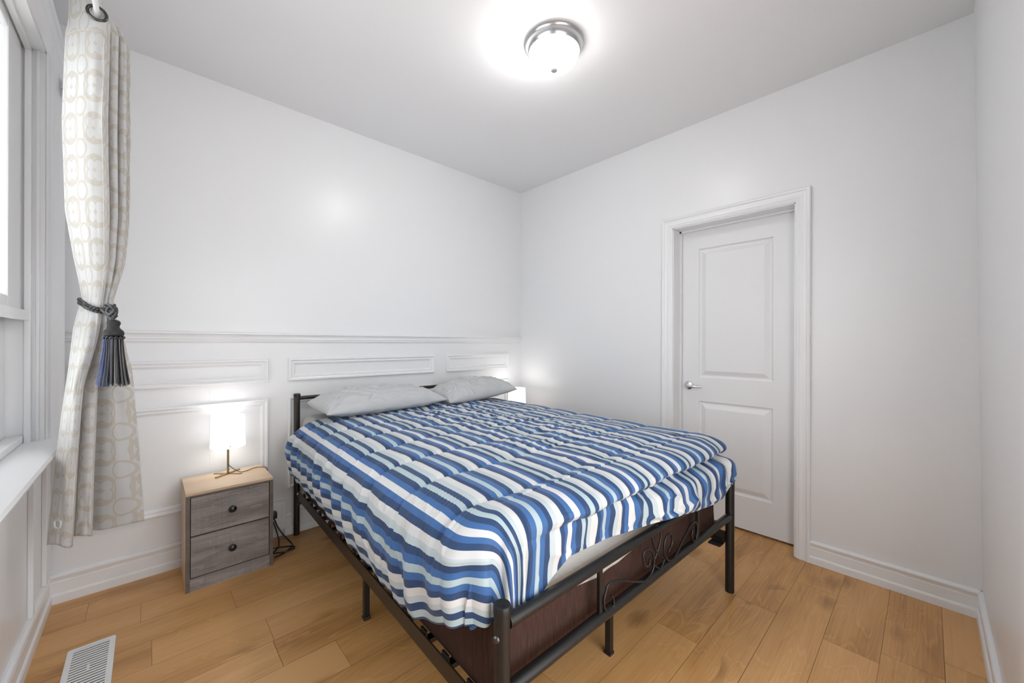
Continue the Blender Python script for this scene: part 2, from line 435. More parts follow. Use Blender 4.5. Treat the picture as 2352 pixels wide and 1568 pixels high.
# ================================================================== ROOM SHELL
# floor: planks laid along X, each row with its own joints
PW = 0.172
known = {-0.045: 2.14, 0.299: 2.46, 0.471: 2.10, 0.815: 2.30, 1.503: 0.57, 1.847: 0.386, 2.019: 0.014, 2.191: 0.303, 2.363: -0.02}
def floor_build():
    me = bpy.data.meshes.new('floor'); V = []; Fc = []; UV = []; RN = []; MI = []
    def quad(x0, x1, y0, y1, z, rn, off, mi=0):
        i = len(V); V.extend([(x0, y0, z), (x1, y0, z), (x1, y1, z), (x0, y1, z)]); Fc.append((i, i + 1, i + 2, i + 3))
        for (x, y) in ((x0, y0), (x1, y0), (x1, y1), (x0, y1)): UV.append((x + off[0], y - y0 + off[1])); RN.append(rn)
        MI.append(mi)
    X0, X1, Y0, Y1 = XW - 0.15, XB + 0.35, -1.3, YA + 0.05
    quad(X0, X1, Y0, Y1, -0.0016, (0, 0), (0, 0), 1)
    n = math.floor((Y0 - 0.471) / PW); g = 0.0005
    while 0.471 + n * PW < Y1:
        y0 = 0.471 + n * PW; j = None
        for kk, jx in known.items():
            if abs(kk - y0) < 0.03: j = jx
        if j is None: j = random.uniform(0, 1.22)
        while j > X0: j -= 1.22
        x = j
        while x < X1:
            a, b = max(x, X0), min(x + 1.22, X1)
            if b - a > 0.01:
                rn = (random.random(), random.random())
                gg = g + (0.0003 if random.random() < .3 else 0)
                quad(a + gg, b - gg, max(y0, Y0) + gg, min(y0 + PW, Y1) - gg, 0.0, rn, (random.uniform(0, 9), random.uniform(0, 3)))
            x += 1.22
        n += 1
    me.from_pydata(V, [], Fc); me.update()
    uv_set(me, 'UVMap', UV); uv_set(me, 'rnd', RN)
    me.polygons.foreach_set('material_index', MI)
    me.materials.append(MATS['oak_floor']); me.materials.append(MATS['floor_gap'])
    o = bpy.data.objects.new('floor', me); COL.objects.link(o)
    # sub-slab gives it thickness
    return o
struct(floor_build(), 'oak plank floor with honey tone and dark knots', 'floor')

T = 0.13
bm = bmesh.new(); box(bm, XW - T, XB + 0.3, -1.3, YA + T, ZC, ZC + 0.1)
struct(obj('ceiling', bm, 'ceiling_paint'), 'smooth white ceiling', 'ceiling')
bm = bmesh.new(); box(bm, XW - T, XB + 0.3, YA, YA + T, -0.05, ZC + 0.02)
struct(obj('wall_back', bm, 'wall_paint'), 'white wall with wainscot behind the bed', 'wall')

# door wall, with the door opening
DY0, DY1, DZ = 0.526, 1.250, 2.052
bm = bmesh.new()
box(bm, XB, XB + 0.16, DY1, YA, -0.05, ZC + .02); box(bm, XB, XB + 0.16, YR - 0.2, DY0, -0.05, ZC + .02)
box(bm, XB, XB + 0.16, DY0, DY1, DZ, ZC + .02); box(bm, XB + .165, XB + .185, DY0 - .1, DY1 + .1, -.05, DZ + .1)  # last box: unseen slab added behind the door to block outside light
struct(obj('wall_right', bm, 'wall_paint'), 'white wall holding the panelled door', 'wall')

# near wall (leans a little, as the old plaster does) with the doorway the view is taken from
YT, YBm = YR + 0.020, YR - 0.012
OX0, OX1, OZ = 0.20, 1.425, 2.10  # opening out of view, made wider than a normal door to let in light
bm = bmesh.new()
def lean_box(x0, x1, z0, z1):
    yy = lambda z: YBm + (YT - YBm) * z / ZC
    vs = [bm.verts.new(p) for p in [(x0, yy(z0), z0), (x1, yy(z0), z0), (x1, yy(z1), z1), (x0, yy(z1), z1), (x0, yy(z0) - T, z0), (x1, yy(z0) - T, z0), (x1, yy(z1) - T, z1), (x0, yy(z1) - T, z1)]]
    for f in ((0, 1, 2, 3), (5, 4, 7, 6), (4, 0, 3, 7), (1, 5, 6, 2), (3, 2, 6, 7), (4, 5, 1, 0)): bm.faces.new([vs[i] for i in f])
lean_box(OX1, XB, 0, ZC); lean_box(OX0, OX1, OZ, ZC); lean_box(XW, OX0, 0, ZC)
struct(obj('wall_front', bm, 'wall_paint'), 'white wall at the right edge beside the open doorway', 'wall')

# window wall with its opening
WY0, WY1, WZ0, WZ1 = 0.40, 2.40, 0.832, 2.385  # near part lies out of view, extended to let in more daylight
bm = bmesh.new()
box(bm, XW - T, XW, WY1, YA, -0.05, ZC + .02); box(bm, XW - T, XW, -0.35, WY0, -0.05, ZC + .02)
box(bm, XW - T, XW, WY0, WY1, -0.05, WZ0); box(bm, XW - T, XW, WY0, WY1, WZ1, ZC + .02)
struct(obj('wall_left', bm, 'wall_paint'), 'white wall around the window', 'wall')

# baseboards
BASE = [(0, .138), (.007, .138), (.013, .134), (.017, .128), (.017, .122), (.013, .112), (.011, .101), (.0125, .098), (.0125, .046), (.016, .044), (.0195, .038), (.020, .032), (.020, 0)]
def baseboard(name, segs, label, k=1.0):
    bm = bmesh.new()
    for a, b, n in segs: run_profile(bm, [(o, z * k) for o, z in BASE], a, b, n)
    return struct(obj(name, bm, 'trim_paint'), label, 'baseboard')
baseboard('baseboard_back', [((XW, YA), (0.52, YA), (0, -1)), ((0.64, YA), (XB, YA), (0, -1))], 'white moulded baseboard below the wainscot')
baseboard('baseboard_right', [((XB, DY1 + .075), (XB, YA), (-1, 0)), ((XB, YR - .012), (XB, DY0 - .072), (-1, 0))], 'white moulded baseboard on the door wall', 0.9)
baseboard('baseboard_left', [((XW, YR), (XW, YA), (1, 0))], 'white moulded baseboard under the window')
bm = bmesh.new(); run_profile(bm, [(o, z * .9) for o, z in BASE], (OX1 + .09, YR - .012), (XB, YR - .012), (0, 1))
struct(obj('baseboard_front', bm, 'trim_paint'), 'white moulded baseboard at the lower right edge', 'baseboard')

# wainscot: chair rail and six panel mouldings
bm = bmesh.new()
RAIL = [(0, 1.292), (.026, 1.291), (.031, 1.287), (.031, 1.281), (.024, 1.276), (.018, 1.268), (.015, 1.258), (.017, 1.252), (.013, 1.247), (.011, 1.238), (.006, 1.232), (0, 1.232)]
run_profile(bm, RAIL, (XW, YA), (XB, YA), (0, -1))
struct(obj('trim_1', bm, 'trim_paint'), 'white chair rail along the headboard wall', 'chair rail')
PM = [(0, 0), (0, .014), (.004, .019), (.011, .019), (.016, .013), (.022, .010), (.027, .013), (.032, .012), (.036, .005), (.040, .004), (.042, 0)]
k = 2
for (x0, x1) in ((-0.27, 0.550), (0.661, 1.742), (1.862, 2.577)):
    for (z0, z1, w) in ((.985, 1.130, 'upper'), (.300, .882, 'lower')):
        bm = bmesh.new()
        rect_frame(bm, x0, x1, z0, z1, PM, lambda u, z, h: (u, YA - h, z))
        pl = 'beside the curtain' if x0 < 0 else ('above the headboard' if x0 < 1 else 'near the room corner')
        struct(obj('trim_%d' % k, bm, 'trim_paint'), 'white %s wainscot moulding frame %s' % (w, pl), 'moulding'); k += 1
bm = bmesh.new(); box(bm, 0.262, 0.2635, YA - .0012, YA, .14, 1.232)
struct(obj('trim_%d' % k, bm, 'trim_paint'), 'thin vertical seam in the wainscot board behind the lamp', 'seam'); k += 1

# door casing
CAS = [(0, 0), (0, .020), (.006, .024), (.014, .022), (.020, .016), (.034, .014), (.050, .016), (.056, .012), (.062, .013), (.068, .009), (.072, .008), (.072, 0)]
bm = bmesh.new()
rect_frame(bm, DY0 - .072, DY1 + .072, 0.0, DZ + .072, CAS, lambda u, z, h: (XB - h, u, z), sides='LTR')
struct(obj('trim_%d' % k, bm, 'trim_paint'), 'white moulded casing around the closed door', 'door casing'); k += 1
bm = bmesh.new()
box(bm, XB, XB + .16, DY0, DY0 + .006, 0, DZ); box(bm, XB, XB + .16, DY1 - .006, DY1, 0, DZ); box(bm, XB, XB + .16, DY0, DY1, DZ - .006, DZ)
box(bm, XB + .100, XB + .118, DY1 - .018, DY1 - .006, 0, DZ - .006); box(bm, XB + .100, XB + .118, DY0 + .006, DY0 + .016, 0, DZ - .006); box(bm, XB + .100, XB + .118, DY0 + .006, DY1 - .006, DZ - .018, DZ - .006)
struct(obj('trim_%d' % k, bm, 'trim_paint'), 'white door jamb lining', 'door jamb'); k += 1
# casing of the doorway at the right edge
bm = bmesh.new()
box(bm, OX1 - .02, OX1 + .035, YR - .13, YR + .012, 0, OZ + .06, bev=.003)
struct(obj('trim_%d' % k, bm, 'trim_paint'), 'white doorway casing strip at the right edge', 'doorway casing'); k += 1

# ---- door
DX = XB + .122
def door():
    root = empty('door_1', (DX, DY0, 0)); struct(root, 'closed white two-panel interior door with lever handle', 'door')
    w0, w1 = 0.008, DY1 - DY0 - .008
    to3 = lambda u, z, h: (h, u, z)       # h<0 towards the room
    pans = [(0.665 - DY0, 1.117 - DY0, .992, 1.905), (0.665 - DY0, 1.117 - DY0, .228, .826)]
    bm = bmesh.new()
    # leaf front as strips round the panels
    u0, u1 = pans[0][0], pans[0][1]; zt, zb = DZ - .008, .014
    def strip(a0, a1, b0, b1):
        vs = [bm.verts.new(to3(*p, 0)) for p in ((a0, b0), (a1, b0), (a1, b1), (a0, b1))]; bm.faces.new(vs)
    strip(w0, u0, zb, zt); strip(u1, w1, zb, zt); strip(u0, u1, zb, .228); strip(u0, u1, .826, .992); strip(u0, u1, 1.905, zt)
    for p in pans:
        rect_frame(bm, *p, [(0, 0), (.005, .008), (.012, .012), (.020, .011), (.046, -.001), (.050, -.002)], to3, fill=True)
    bmesh.ops.remove_doubles(bm, verts=bm.verts, dist=1e-5)
    # back and edges
    box(bm, .012, .035, w0, w1, zb, zt)
    strip2 = [((0, w0, zb), (.012, w0, zb), (.012, w0, zt), (0, w0, zt)), ((0, w1, zb), (.012, w1, zb), (.012, w1, zt), (0, w1, zt)), ((0, w0, zb), (0, w1, zb), (.012, w1, zb), (.012, w0, zb)), ((0, w0, zt), (0, w1, zt), (.012, w1, zt), (.012, w0, zt))]
    for q in strip2: bm.faces.new([bm.verts.new(v) for v in q])
    obj('door_leaf', bm, 'door_paint', root)
    hy, hz = 1.184 - DY0, .931
    bm = bmesh.new(); lathe(bm, [(0, -.014), (.020, -.014), (.029, -.010), (.031, -.004), (.031, 0)], 32, (0, hy, hz), 'x')
    hd = obj('door_handle', bm, 'chrome', root, 45); hd['label'] = 'polished chrome lever handle on a round rose'
    bm = bmesh.new()
    tube(bm, catmull([(-.010, hy, hz), (-.04, hy, hz), (-.052, hy - .006, hz), (-.055, hy - .03, hz - .001), (-.053, hy - .07, hz - .003), (-.050, hy - .108, hz - .002)], 6), [.010] * 6 + [.0095] * 6 + [.009] * 6 + [.008] * 6 + [.007] * 7, 14)
    obj('lever', bm, 'chrome', hd, 60)
    return root
door()

# ---- window
def window():
    root = empty('window_1', (0, 0, 0)); struct(root, 'tall painted sash window at the left edge', 'window')
    XF = -0.285
    # casing : stepped old moulding on both sides and over the head
    bm = bmesh.new()
    WC = [(0, 0), (0, .060), (.004, .066), (.016, .066), (.022, .060), (.030, .056), (.036, .060), (.044, .061), (.052, .056), (.060, .054), (.235, .052), (.244, .058), (.262, .060), (.275, .056), (.280, .050), (.312, .048), (.318, 0)]
    rect_frame(bm, WY0 - .318, WY1 + .318, WZ0 - .02, WZ1 + .20, [(t, h) for t, h in WC], lambda u, z, h: (XW + h, u, z), sides='LTR')
    bm.free(); bm = bmesh.new()
    # left and right legs plus head, head narrower
    def leg(ya, sgn):
        pts = [(ya - sgn * t, h) for t, h in WC]
        l0 = [Vector((XW + h, y, WZ0 - .02)) for y, h in pts]; l1 = [Vector((XW + h, y, WZ1 + .20)) for y, h in pts]
        vs = sweep(bm, [l0, l1]); bm.faces.new(vs[0]); bm.faces.new(vs[1][::-1])
    leg(WY1 + .318, 1); leg(WY0 - .318, -1)
    HC = [(0.20, 0), (.20, .062), (.19, .068), (.172, .066), (.165, .058), (.15, .055), (.09, .053), (.08, .060), (.062, .062), (.05, .056), (.03, .050), (0.0, .048), (0, 0)]
    l0 = [Vector((XW + h + .0015, WY0 - .31, WZ1 + z)) for z, h in HC]; l1 = [Vector((XW + h + .0015, WY1 + .31, WZ1 + z)) for z, h in HC]
    vs = sweep(bm, [l0, l1]); bm.faces.new(vs[0]); bm.faces.new(vs[1][::-1])
    cs = obj('casing', bm, 'old_trim_paint', root, 30)
    # jamb lining and stops
    bm = bmesh.new()
    for y, sg in ((WY1, -1), (WY0, 1)):
        box(bm, XW - T, XW + .046, min(y, y + sg * .012), max(y, y + sg * .012), WZ0, WZ1)
        box(bm, XW - .004, XW + .014, min(y, y + sg * .026), max(y, y + sg * .026), WZ0, WZ1 - .012, bev=.004)
        box(bm, XW + .024, XW + .034, min(y, y + sg * .019), max(y, y + sg * .019), WZ0, WZ1 - .012, bev=.003)
    box(bm, XW - T, XW + .046, WY0, WY1, WZ1 - .012, WZ1); box(bm, XW - .004, XW + .014, WY0, WY1, WZ1 - .026, WZ1, bev=.004)
    ym = (WY0 + WY1) / 2
    box(bm, XW - T, XW + .03, ym - .03, ym + .03, WZ0 + .01, WZ1 - .012, bev=.004)
    obj('jamb', bm, 'old_trim_paint', root, 30)
    # sill with rounded nose
    bm = bmesh.new()
    zs = WZ0 + .012
    prof = [(XW - T, zs), (-.300, zs), (-.262, zs - .004), (-.248, zs - .010), (-.243, zs - .020), (-.246, zs - .030), (-.256, zs - .036), (-.300, zs - .038), (XW, zs - .042), (XW - T, zs - .042)]
    l0 = [Vector((x, WY0 - .36, z)) for x, z in prof]; l1 = [Vector((x, WY1 + .385, z)) for x, z in prof]
    vs = sweep(bm, [l0, l1]); bm.faces.new(vs[0]); bm.faces.new(vs[1][::-1])
    obj('sill', bm, 'old_trim_paint', root, 40)
    # apron moulding and side boards under the sill
    bm = bmesh.new()
    AP = [(o_, z_ + .092) for o_, z_ in [(0, .715), (.050, .712), (.054, .700), (.044, .688), (.030, .676), (.024, .660), (.020, .640), (.012, .634), (0, .632)]]
    run_profile(bm, AP, (XW, WY0 - .33), (XW, WY1 + .34), (1, 0))
    obj('apron', bm, 'old_trim_paint', root, 35)
    bm = bmesh.new()
    for y0, y1 in ((WY1 + .30, YA - .02), (WY1 + .02, WY1 + .05)): box(bm, XW, XW + .016, y0, y1, .138, .79, bev=.003)
    obj('panel_strip', bm, 'old_trim_paint', root)
    # sashes
    ya, yb = WY0 + .014, WY1 - .014
    def sash(name, xc, z0, z1):
        bm = bmesh.new()
        for (a, b, c, d) in ((ya, ya + .085, z0, z1), (yb - .20, yb, z0, z1), (ya, yb, z0, z0 + .06), (ya, yb, z1 - .045, z1)):
            hh = .018 if b - a < .3 else .0168
            box(bm, xc - hh, xc + hh, a, b, c, d, bev=.004)
        s = obj(name, bm, 'trim_paint', root)
        bm = bmesh.new(); box(bm, xc - .003, xc + .003, ya + .08, yb - .19, z0 + .055, z1 - .04)
        obj('pane', bm, 'window_glass', s)
        return s
    sash('upper_sash', XW - .028, 1.335, WZ1 - .012)
    lo = sash('lower_sash', XW - .068, WZ0 + .012, 1.375)
    bm = bmesh.new(); box(bm, XW - .010, XW + .010, ya, yb, 1.315, 1.352, bev=.003)
    obj('meeting_rail', bm, 'trim_paint', root)
    bm = bmesh.new(); box(bm, XW - .05, XW - .005, ya, yb, WZ0 + .012, WZ0 + .040, bev=.006)
    obj('sill_track', bm, 'white_plastic', root)
window()

# ================================================================== CEILING LIGHT
def ceiling_light():
    root = empty('ceiling_light', (1.491, 1.289, ZC)); tag(root, 'round flush ceiling light with lit frosted glass bowl and nickel rim', 'ceiling light')
    bm = bmesh.new()
    lathe(bm, [(0, 0), (.141, 0), (.146, -.004), (.147, -.010), (.142, -.014), (.139, -.022), (.136, -.034), (.130, -.046), (.126, -.050), (.124, -.048), (.124, -.040)], 64)
    obj('rim', bm, 'brushed_nickel', root, 40)
    bm = bmesh.new()
    prof = [(.1235, -.044)] + [(.1235 * math.cos(t), -.050 - .082 * math.sin(t)) for t in np.linspace(0, math.pi / 2, 16)]
    prof[-1] = (0, prof[-1][1]); lathe(bm, prof, 64)
    obj('glass_bowl', bm, 'frosted_lit_glass', root, True)
    bm = bmesh.new(); lathe(bm, [(0, -.129), (.0165, -.130), (.0175, -.136), (.013, -.141), (0, -.143)], 24)
    obj('finial', bm, 'finial_grey', root, True)
ceiling_light()

# ================================================================== CURTAIN
def cam_frame(px, d, z):
    u = (px - 1176.0) / F_PX
    return Vector((S_ * u * d + C_ * d, -C_ * u * d + S_ * d, z))
CUR_D = 1.45
def curtain():
    root = empty('curtain', (-0.135, 2.112, 0.52)); tag(root, 'cream trellis-patterned grommet curtain gathered beside the window', 'curtain')
    zk = np.array([2.46, 2.42, 2.38, 2.33, 2.02, 1.70, 1.537, 1.456, 1.392, 1.343, 1.278, 1.13, .97, .81, .65, .515])
    Lk = np.array([159, 158, 157, 150, 142, 150, 170, 182, 190, 180, 170, 158, 142, 130, 120, 111.])
    Rk = np.array([266, 285, 296, 297, 297, 297, 285, 271, 258, 262, 276, 302, 312, 320, 327, 333.])
    up_g = np.array([0, .14, .30, .46, .60, .665, .64, .70, .80, .775, .86, .93, .91, 1.0])
    lo_g = np.array([0, .06, .12, .18, .235, .25, .235, .30, .40, .455, .43, .58, .80, 1.0])
    up_b = np.array([.06, .075, .085, .08, .065, .045, .0, .012, .0, -.035, -.03, -.04, -.07, -.085])
    lo_b = np.array([.075, .085, .09, .088, .075, .050, .02, .025, .02, .0, -.055, -.055, -.075, -.10])
    wa_b = np.array([.035, .045, .052, .053, .048, .035, .012, .018, .01, -.01, -.012, -.018, -.03, -.045])
    nz, nt = 230, 260
    zz = np.linspace(2.46, .515, nz); t = np.linspace(0, 1, nt)
    P = np.zeros((nz, nt, 3)); UV = np.zeros((nz, nt, 2))
    for i, z in enumerate(zz):
        zi = z
        l = np.interp(-zi, -zk, Lk); r = np.interp(-zi, -zk, Rk)
        wlow = float(smooth(1.42, 1.05, np.array(z))); wt = math.exp(-((z - 1.39) / .13) ** 2)
        g = up_g * (1 - wlow) + lo_g * wlow; b = up_b * (1 - wlow) + lo_b * wlow; b = b * (1 - wt) + wa_b * wt
        gg = cr_eval(g, t); bb = cr_eval(b, t)
        fx = t * 9; sag = (1 - .3 * wt)
        bb = bb + .010 * fbm(t * 7 + 3, np.full(nt, z * 3.2), 21, 3) * sag + .005 * np.sin(z * 40 + t * 11) * math.exp(-((z - 1.40) / .16) ** 2)
        gg = gg + .012 * vnoise(t * 4, np.full(nt, z * 3), 5)
        px = l + (r - l) * gg
        d = CUR_D - bb * 1.0
        u = (px - 1176.0) / F_PX
        P[i, :, 0] = S_ * u * d + C_ * d; P[i, :, 1] = -C_ * u * d + S_ * d; P[i, :, 2] = z
    # header rises to the left, hem wavers
    seg = np.linalg.norm(np.diff(P[40], axis=0), axis=1); arc = np.concatenate([[0], np.cumsum(seg)])
    for i, z in enumerate(zz):
        UV[i, :, 0] = arc * 1.0; UV[i, :, 1] = z
    low = smooth(.8, .515, P[:, :, 2]); P[:, :, 2] += low * (.010 * np.sin(np.broadcast_to(t, (nz, nt)) * 14))
    fab = grid_mesh('fabric', P, UV, 'curtain_jacquard', None, solid=.003)
    # seam welts (header stitch and side hem)
    def surf(tq, z, off=.0015):
        i = int(np.argmin(abs(zz - z))); j = int(tq * (nt - 1)); n = normals_of(P[max(i - 2, 0):i + 3])[2 if i > 1 else 0, j]
        p = Vector(P[i, j]); n = Vector(n)
        if n.dot(Vector((0, 0, CAM_H)) - p) < 0: n = -n
        return p + n * off
    bm = bmesh.new()
    tube(bm, [surf(tq, 2.325, .002) for tq in np.linspace(.02, .33, 30)], .0013, 6)
    sm = obj('header_seam', bm, 'curtain_lining', None)
    bm = bmesh.new()
    tube(bm, [surf(.30, z, .002) for z in np.linspace(2.31, .54, 90)], .0016, 6)
    sm2 = obj('side_seam', bm, 'curtain_lining', None)
    # grommets
    c = surf(.235, 2.382, 0); nrm = Vector((-.62, -.72, .12)).normalized(); nrm = (Vector((0, 0, CAM_H + 1.2)) - c).normalized()
    parts = [fab, sm, sm2]
    bm = bmesh.new()
    u, w = frame_of(nrm)
    R0 = .0235
    ringp = [c + nrm * .004 + (u * math.cos(a) + w * math.sin(a)) * R0 for a in np.linspace(0, 2 * math.pi, 40, endpoint=False)]
    tube(bm, ringp, .0048, 10, closed=True)
    parts.append(obj('grommet', bm, 'dark_nickel', None, True))
    # eyelets punched where the pole passes through the folds
    fb = bmesh.new(); fb.from_mesh(fab.data)
    kill = [f_ for f_ in fb.faces if math.hypot(f_.calc_center_median().x - c.x, f_.calc_center_median().z - c.z) < .0185]
    bmesh.ops.delete(fb, geom=kill, context='FACES'); fb.to_mesh(fab.data); fb.free()
    # pull-tab loop on the lower left hem
    bm = bmesh.new(); q = surf(.10, .60, .004)
    tube(bm, catmull([q, q + Vector((.0, -.004, -.02)), q + Vector((.012, -.018, -.022)), q + Vector((.014, -.018, .0))], 4, True), .003, 8, closed=True)
    parts.append(obj('hem_loop', bm, 'curtain_lining', None))
    inv = Matrix.Translation(root.location).inverted()
    for p in parts: p.parent = root; p.matrix_parent_inverse = inv
    return c, nrm, P[(zz > 1.362) & (zz < 1.40)].reshape(-1, 3)
GROM, GN, WAIST = curtain()

def rod():
    root = empty('curtain_rod', (GROM.x, 1.6, GROM.z)); tag(root, 'slim white curtain rod running above the window', 'curtain rod')
    y0, y1 = 0.15 - 1.6, 2.70 - 1.6
    bm = bmesh.new(); cyl(bm, (0, y0, 0), (0, y1, 0), .0078, 20); obj('pole', bm, 'white_metal', root, 60)
    for y in (y0, y1):
        bm = bmesh.new(); s = 1 if y > 0 else -1
        lathe(bm, [(0, s * .02), (.009, s * .018), (.011, s * .008), (.0095, 0), (.0095, -s * .012), (0, -s * .012)], 20, (0, y, 0), 'y'); obj('finial', bm, 'white_metal', root, 60)
    for y in (y0 + .12, y1 - .05):
        bm = bmesh.new(); box(bm, XW - GROM.x + .06, .012, y - .008, y + .008, -.020, -.0082); box(bm, XW - GROM.x + .0685, XW - GROM.x + .074, y - .015, y + .015, -.05, .03)
        obj('bracket', bm, 'white_metal', root)
rod()

# ---- tieback with tassel
def tieback():
    ctr = cam_frame(224, CUR_D, 1.385)
    root = empty('curtain_tieback', ctr); tag(root, 'black braided rope tieback with blue tassel around the curtain', 'tieback')
    f = Vector((-C_, -S_, 0)); r = Vector((S_, -C_, 0))
    # convex outline of the gathered cloth, the rope lies on it
    pts2 = sorted({(round(float(x), 5), round(float(y), 5)) for x, y, _ in WAIST})
    def half(ps):
        h = []
        for p in ps:
            while len(h) > 1 and (h[-1][0] - h[-2][0]) * (p[1] - h[-2][1]) - (h[-1][1] - h[-2][1]) * (p[0] - h[-2][0]) <= 0: h.pop()
            h.append(p)
        return h
    hull = half(pts2)[:-1] + half(pts2[::-1])[:-1]
    H = np.array(hull); Hc = H.mean(0); H = np.vstack([H, H[:1]])
    ln = np.concatenate([[0], np.cumsum(np.linalg.norm(np.diff(H, axis=0), axis=1))]); nn = 160
    qs = np.linspace(0, ln[-1], nn, endpoint=False); HX = np.interp(qs, ln, H[:, 0]); HY = np.interp(qs, ln, H[:, 1])
    for _ in range(6):
        HX = (np.roll(HX, 1) + HX + np.roll(HX, -1)) / 3; HY = (np.roll(HY, 1) + HY + np.roll(HY, -1)) / 3
    def strand(ph, rad, dz):
        pts = []
        for k in range(nn):
            v = Vector((HX[k] - Hc[0], HY[k] - Hc[1], 0)); out = v.normalized()
            base = Vector((HX[k], HY[k], 0)) + out * .009 - Vector((ctr.x, ctr.y, 0))
            rr = base.dot(r); fr = base.dot(f)
            tilt = -.012 - .34 * rr - .05 * max(fr, 0)
            tw = 2 * math.pi * k / nn * 13 + ph
            pts.append(base + Vector((0, 0, tilt + dz * (1 + 8 * max(-rr, 0)))) + out * (rad * math.cos(tw)) + Vector((0, 0, rad * math.sin(tw))))
        return pts
    bm = bmesh.new()
    for dz in (.004, -.006):
        for ph in (0, 2.1, 4.2): tube(bm, strand(ph + dz * 300, .0035, dz), .0031, 7, closed=True)
    obj('cord', bm, 'tieback_cord', root, True)
    # knot and loop down to the tassel
    k0 = cam_frame(256, 1.385, 1.352) - ctr
    bm = bmesh.new()
    tube(bm, catmull([k0 + r * -.020 + Vector((0, 0, .012)), k0 + r * .006 + f * .012 + Vector((0, 0, .010)), k0 + r * .020 + f * .010 + Vector((0, 0, -.006)), k0 + r * .010 + f * .013 + Vector((0, 0, -.022)), k0 + r * -.006 + f * .010 + Vector((0, 0, -.014)), k0 + r * -.004 + f * .004 + Vector((0, 0, .004)), k0 + r * .014 + Vector((0, 0, .002)), k0 + r * .022 + f * .006 + Vector((0, 0, -.016)), k0 + r * .016 + f * .010 + Vector((0, 0, -.034)), k0 + r * .014 + f * .010 + Vector((0, 0, -.048))], 6), .0052, 9)
    tube(bm, catmull([k0 + r * -.03 + f * .006 + Vector((0, 0, -.004)), k0 + r * -.008 + f * .010 + Vector((0, 0, -.020)), k0 + r * .008 + f * .006 + Vector((0, 0, -.034)), k0 + r * .024 + f * .006 + Vector((0, 0, -.026))], 6), .005, 9)
    obj('knot', bm, 'tieback_cord', root, True)
    t0 = k0 + r * .018 + f * .010
    def P(p): return (t0.x + p[0], t0.y + p[1], t0.z + p[2])
    bm = bmesh.new()
    prof = [(0, -.040), (.006, -.0405), (.013, -.043), (.0175, -.048), (.0180, -.055), (.0155, -.062), (.0150, -.066), (.0175, -.072), (.0245, -.079), (.0275, -.087), (.0265, -.095), (.022, -.099), (0, -.099)]
    lathe(bm, prof, 32, t0); obj('tassel_head', bm, 'tassel_black', root, True)
    bm = bmesh.new()
    pts = []
    for k in range(120):
        a = 2 * math.pi * k / 120; tw = a * 14
        pts.append(t0 + Vector((math.cos(a) * (.0245 + .0025 * math.cos(tw)), math.sin(a) * (.0245 + .0025 * math.cos(tw)), -.1035 + .003 * math.sin(tw))))
    tube(bm, pts, .003, 7, closed=True)
    obj('tassel_collar', bm, 'tieback_cord', root, True)
    # fringe: about a hundred twisted strands in one skirt
    bm = bmesh.new(); uvl = bm.loops.layers.uv.new('UVMap')
    for k in range(340):
        a = random.uniform(0, 2 * math.pi); rr = .024 * math.sqrt(random.uniform(.35, 1)); fl = rr * random.uniform(1.45, 1.85)
        ln = random.uniform(.158, .172); wob = random.uniform(-.004, .004)
        pts = []
        for j in range(8):
            q = j / 7; rad = rr + (fl - rr) * q ** 1.4
            pts.append(t0 + Vector((math.cos(a + wob * 8 * q) * rad, math.sin(a + wob * 8 * q) * rad, -.104 - ln * q)))
        nf = len(bm.faces); bm.faces.ensure_lookup_table(); tube(bm, pts, random.choice([.0007, .0009, .0013]), 5); bm.faces.ensure_lookup_table()
        # colour runs from blue on the window side to black and silver on the room side
        side = (math.cos(a) * r.x + math.sin(a) * r.y)
        uu = min(max((side + 1) / 2 * .9 + random.uniform(-.2, .2), 0.01), .99)
        for fc in bm.faces[nf:]:
            for lp in fc.loops: lp[uvl].uv = (uu, .5)
    o = obj('tassel_fringe', bm, 'tassel_strands', root, True); o['kind'] = 'stuff'
    o['label'] = 'blue, black and silver hanging strands'
    # metal tag
    for ch in root.children:
        ch.matrix_parent_inverse = Matrix.Identity(4)
    # parts were laid out about the root, fringe/head relative to t0 (root space)
    return root
tieback()

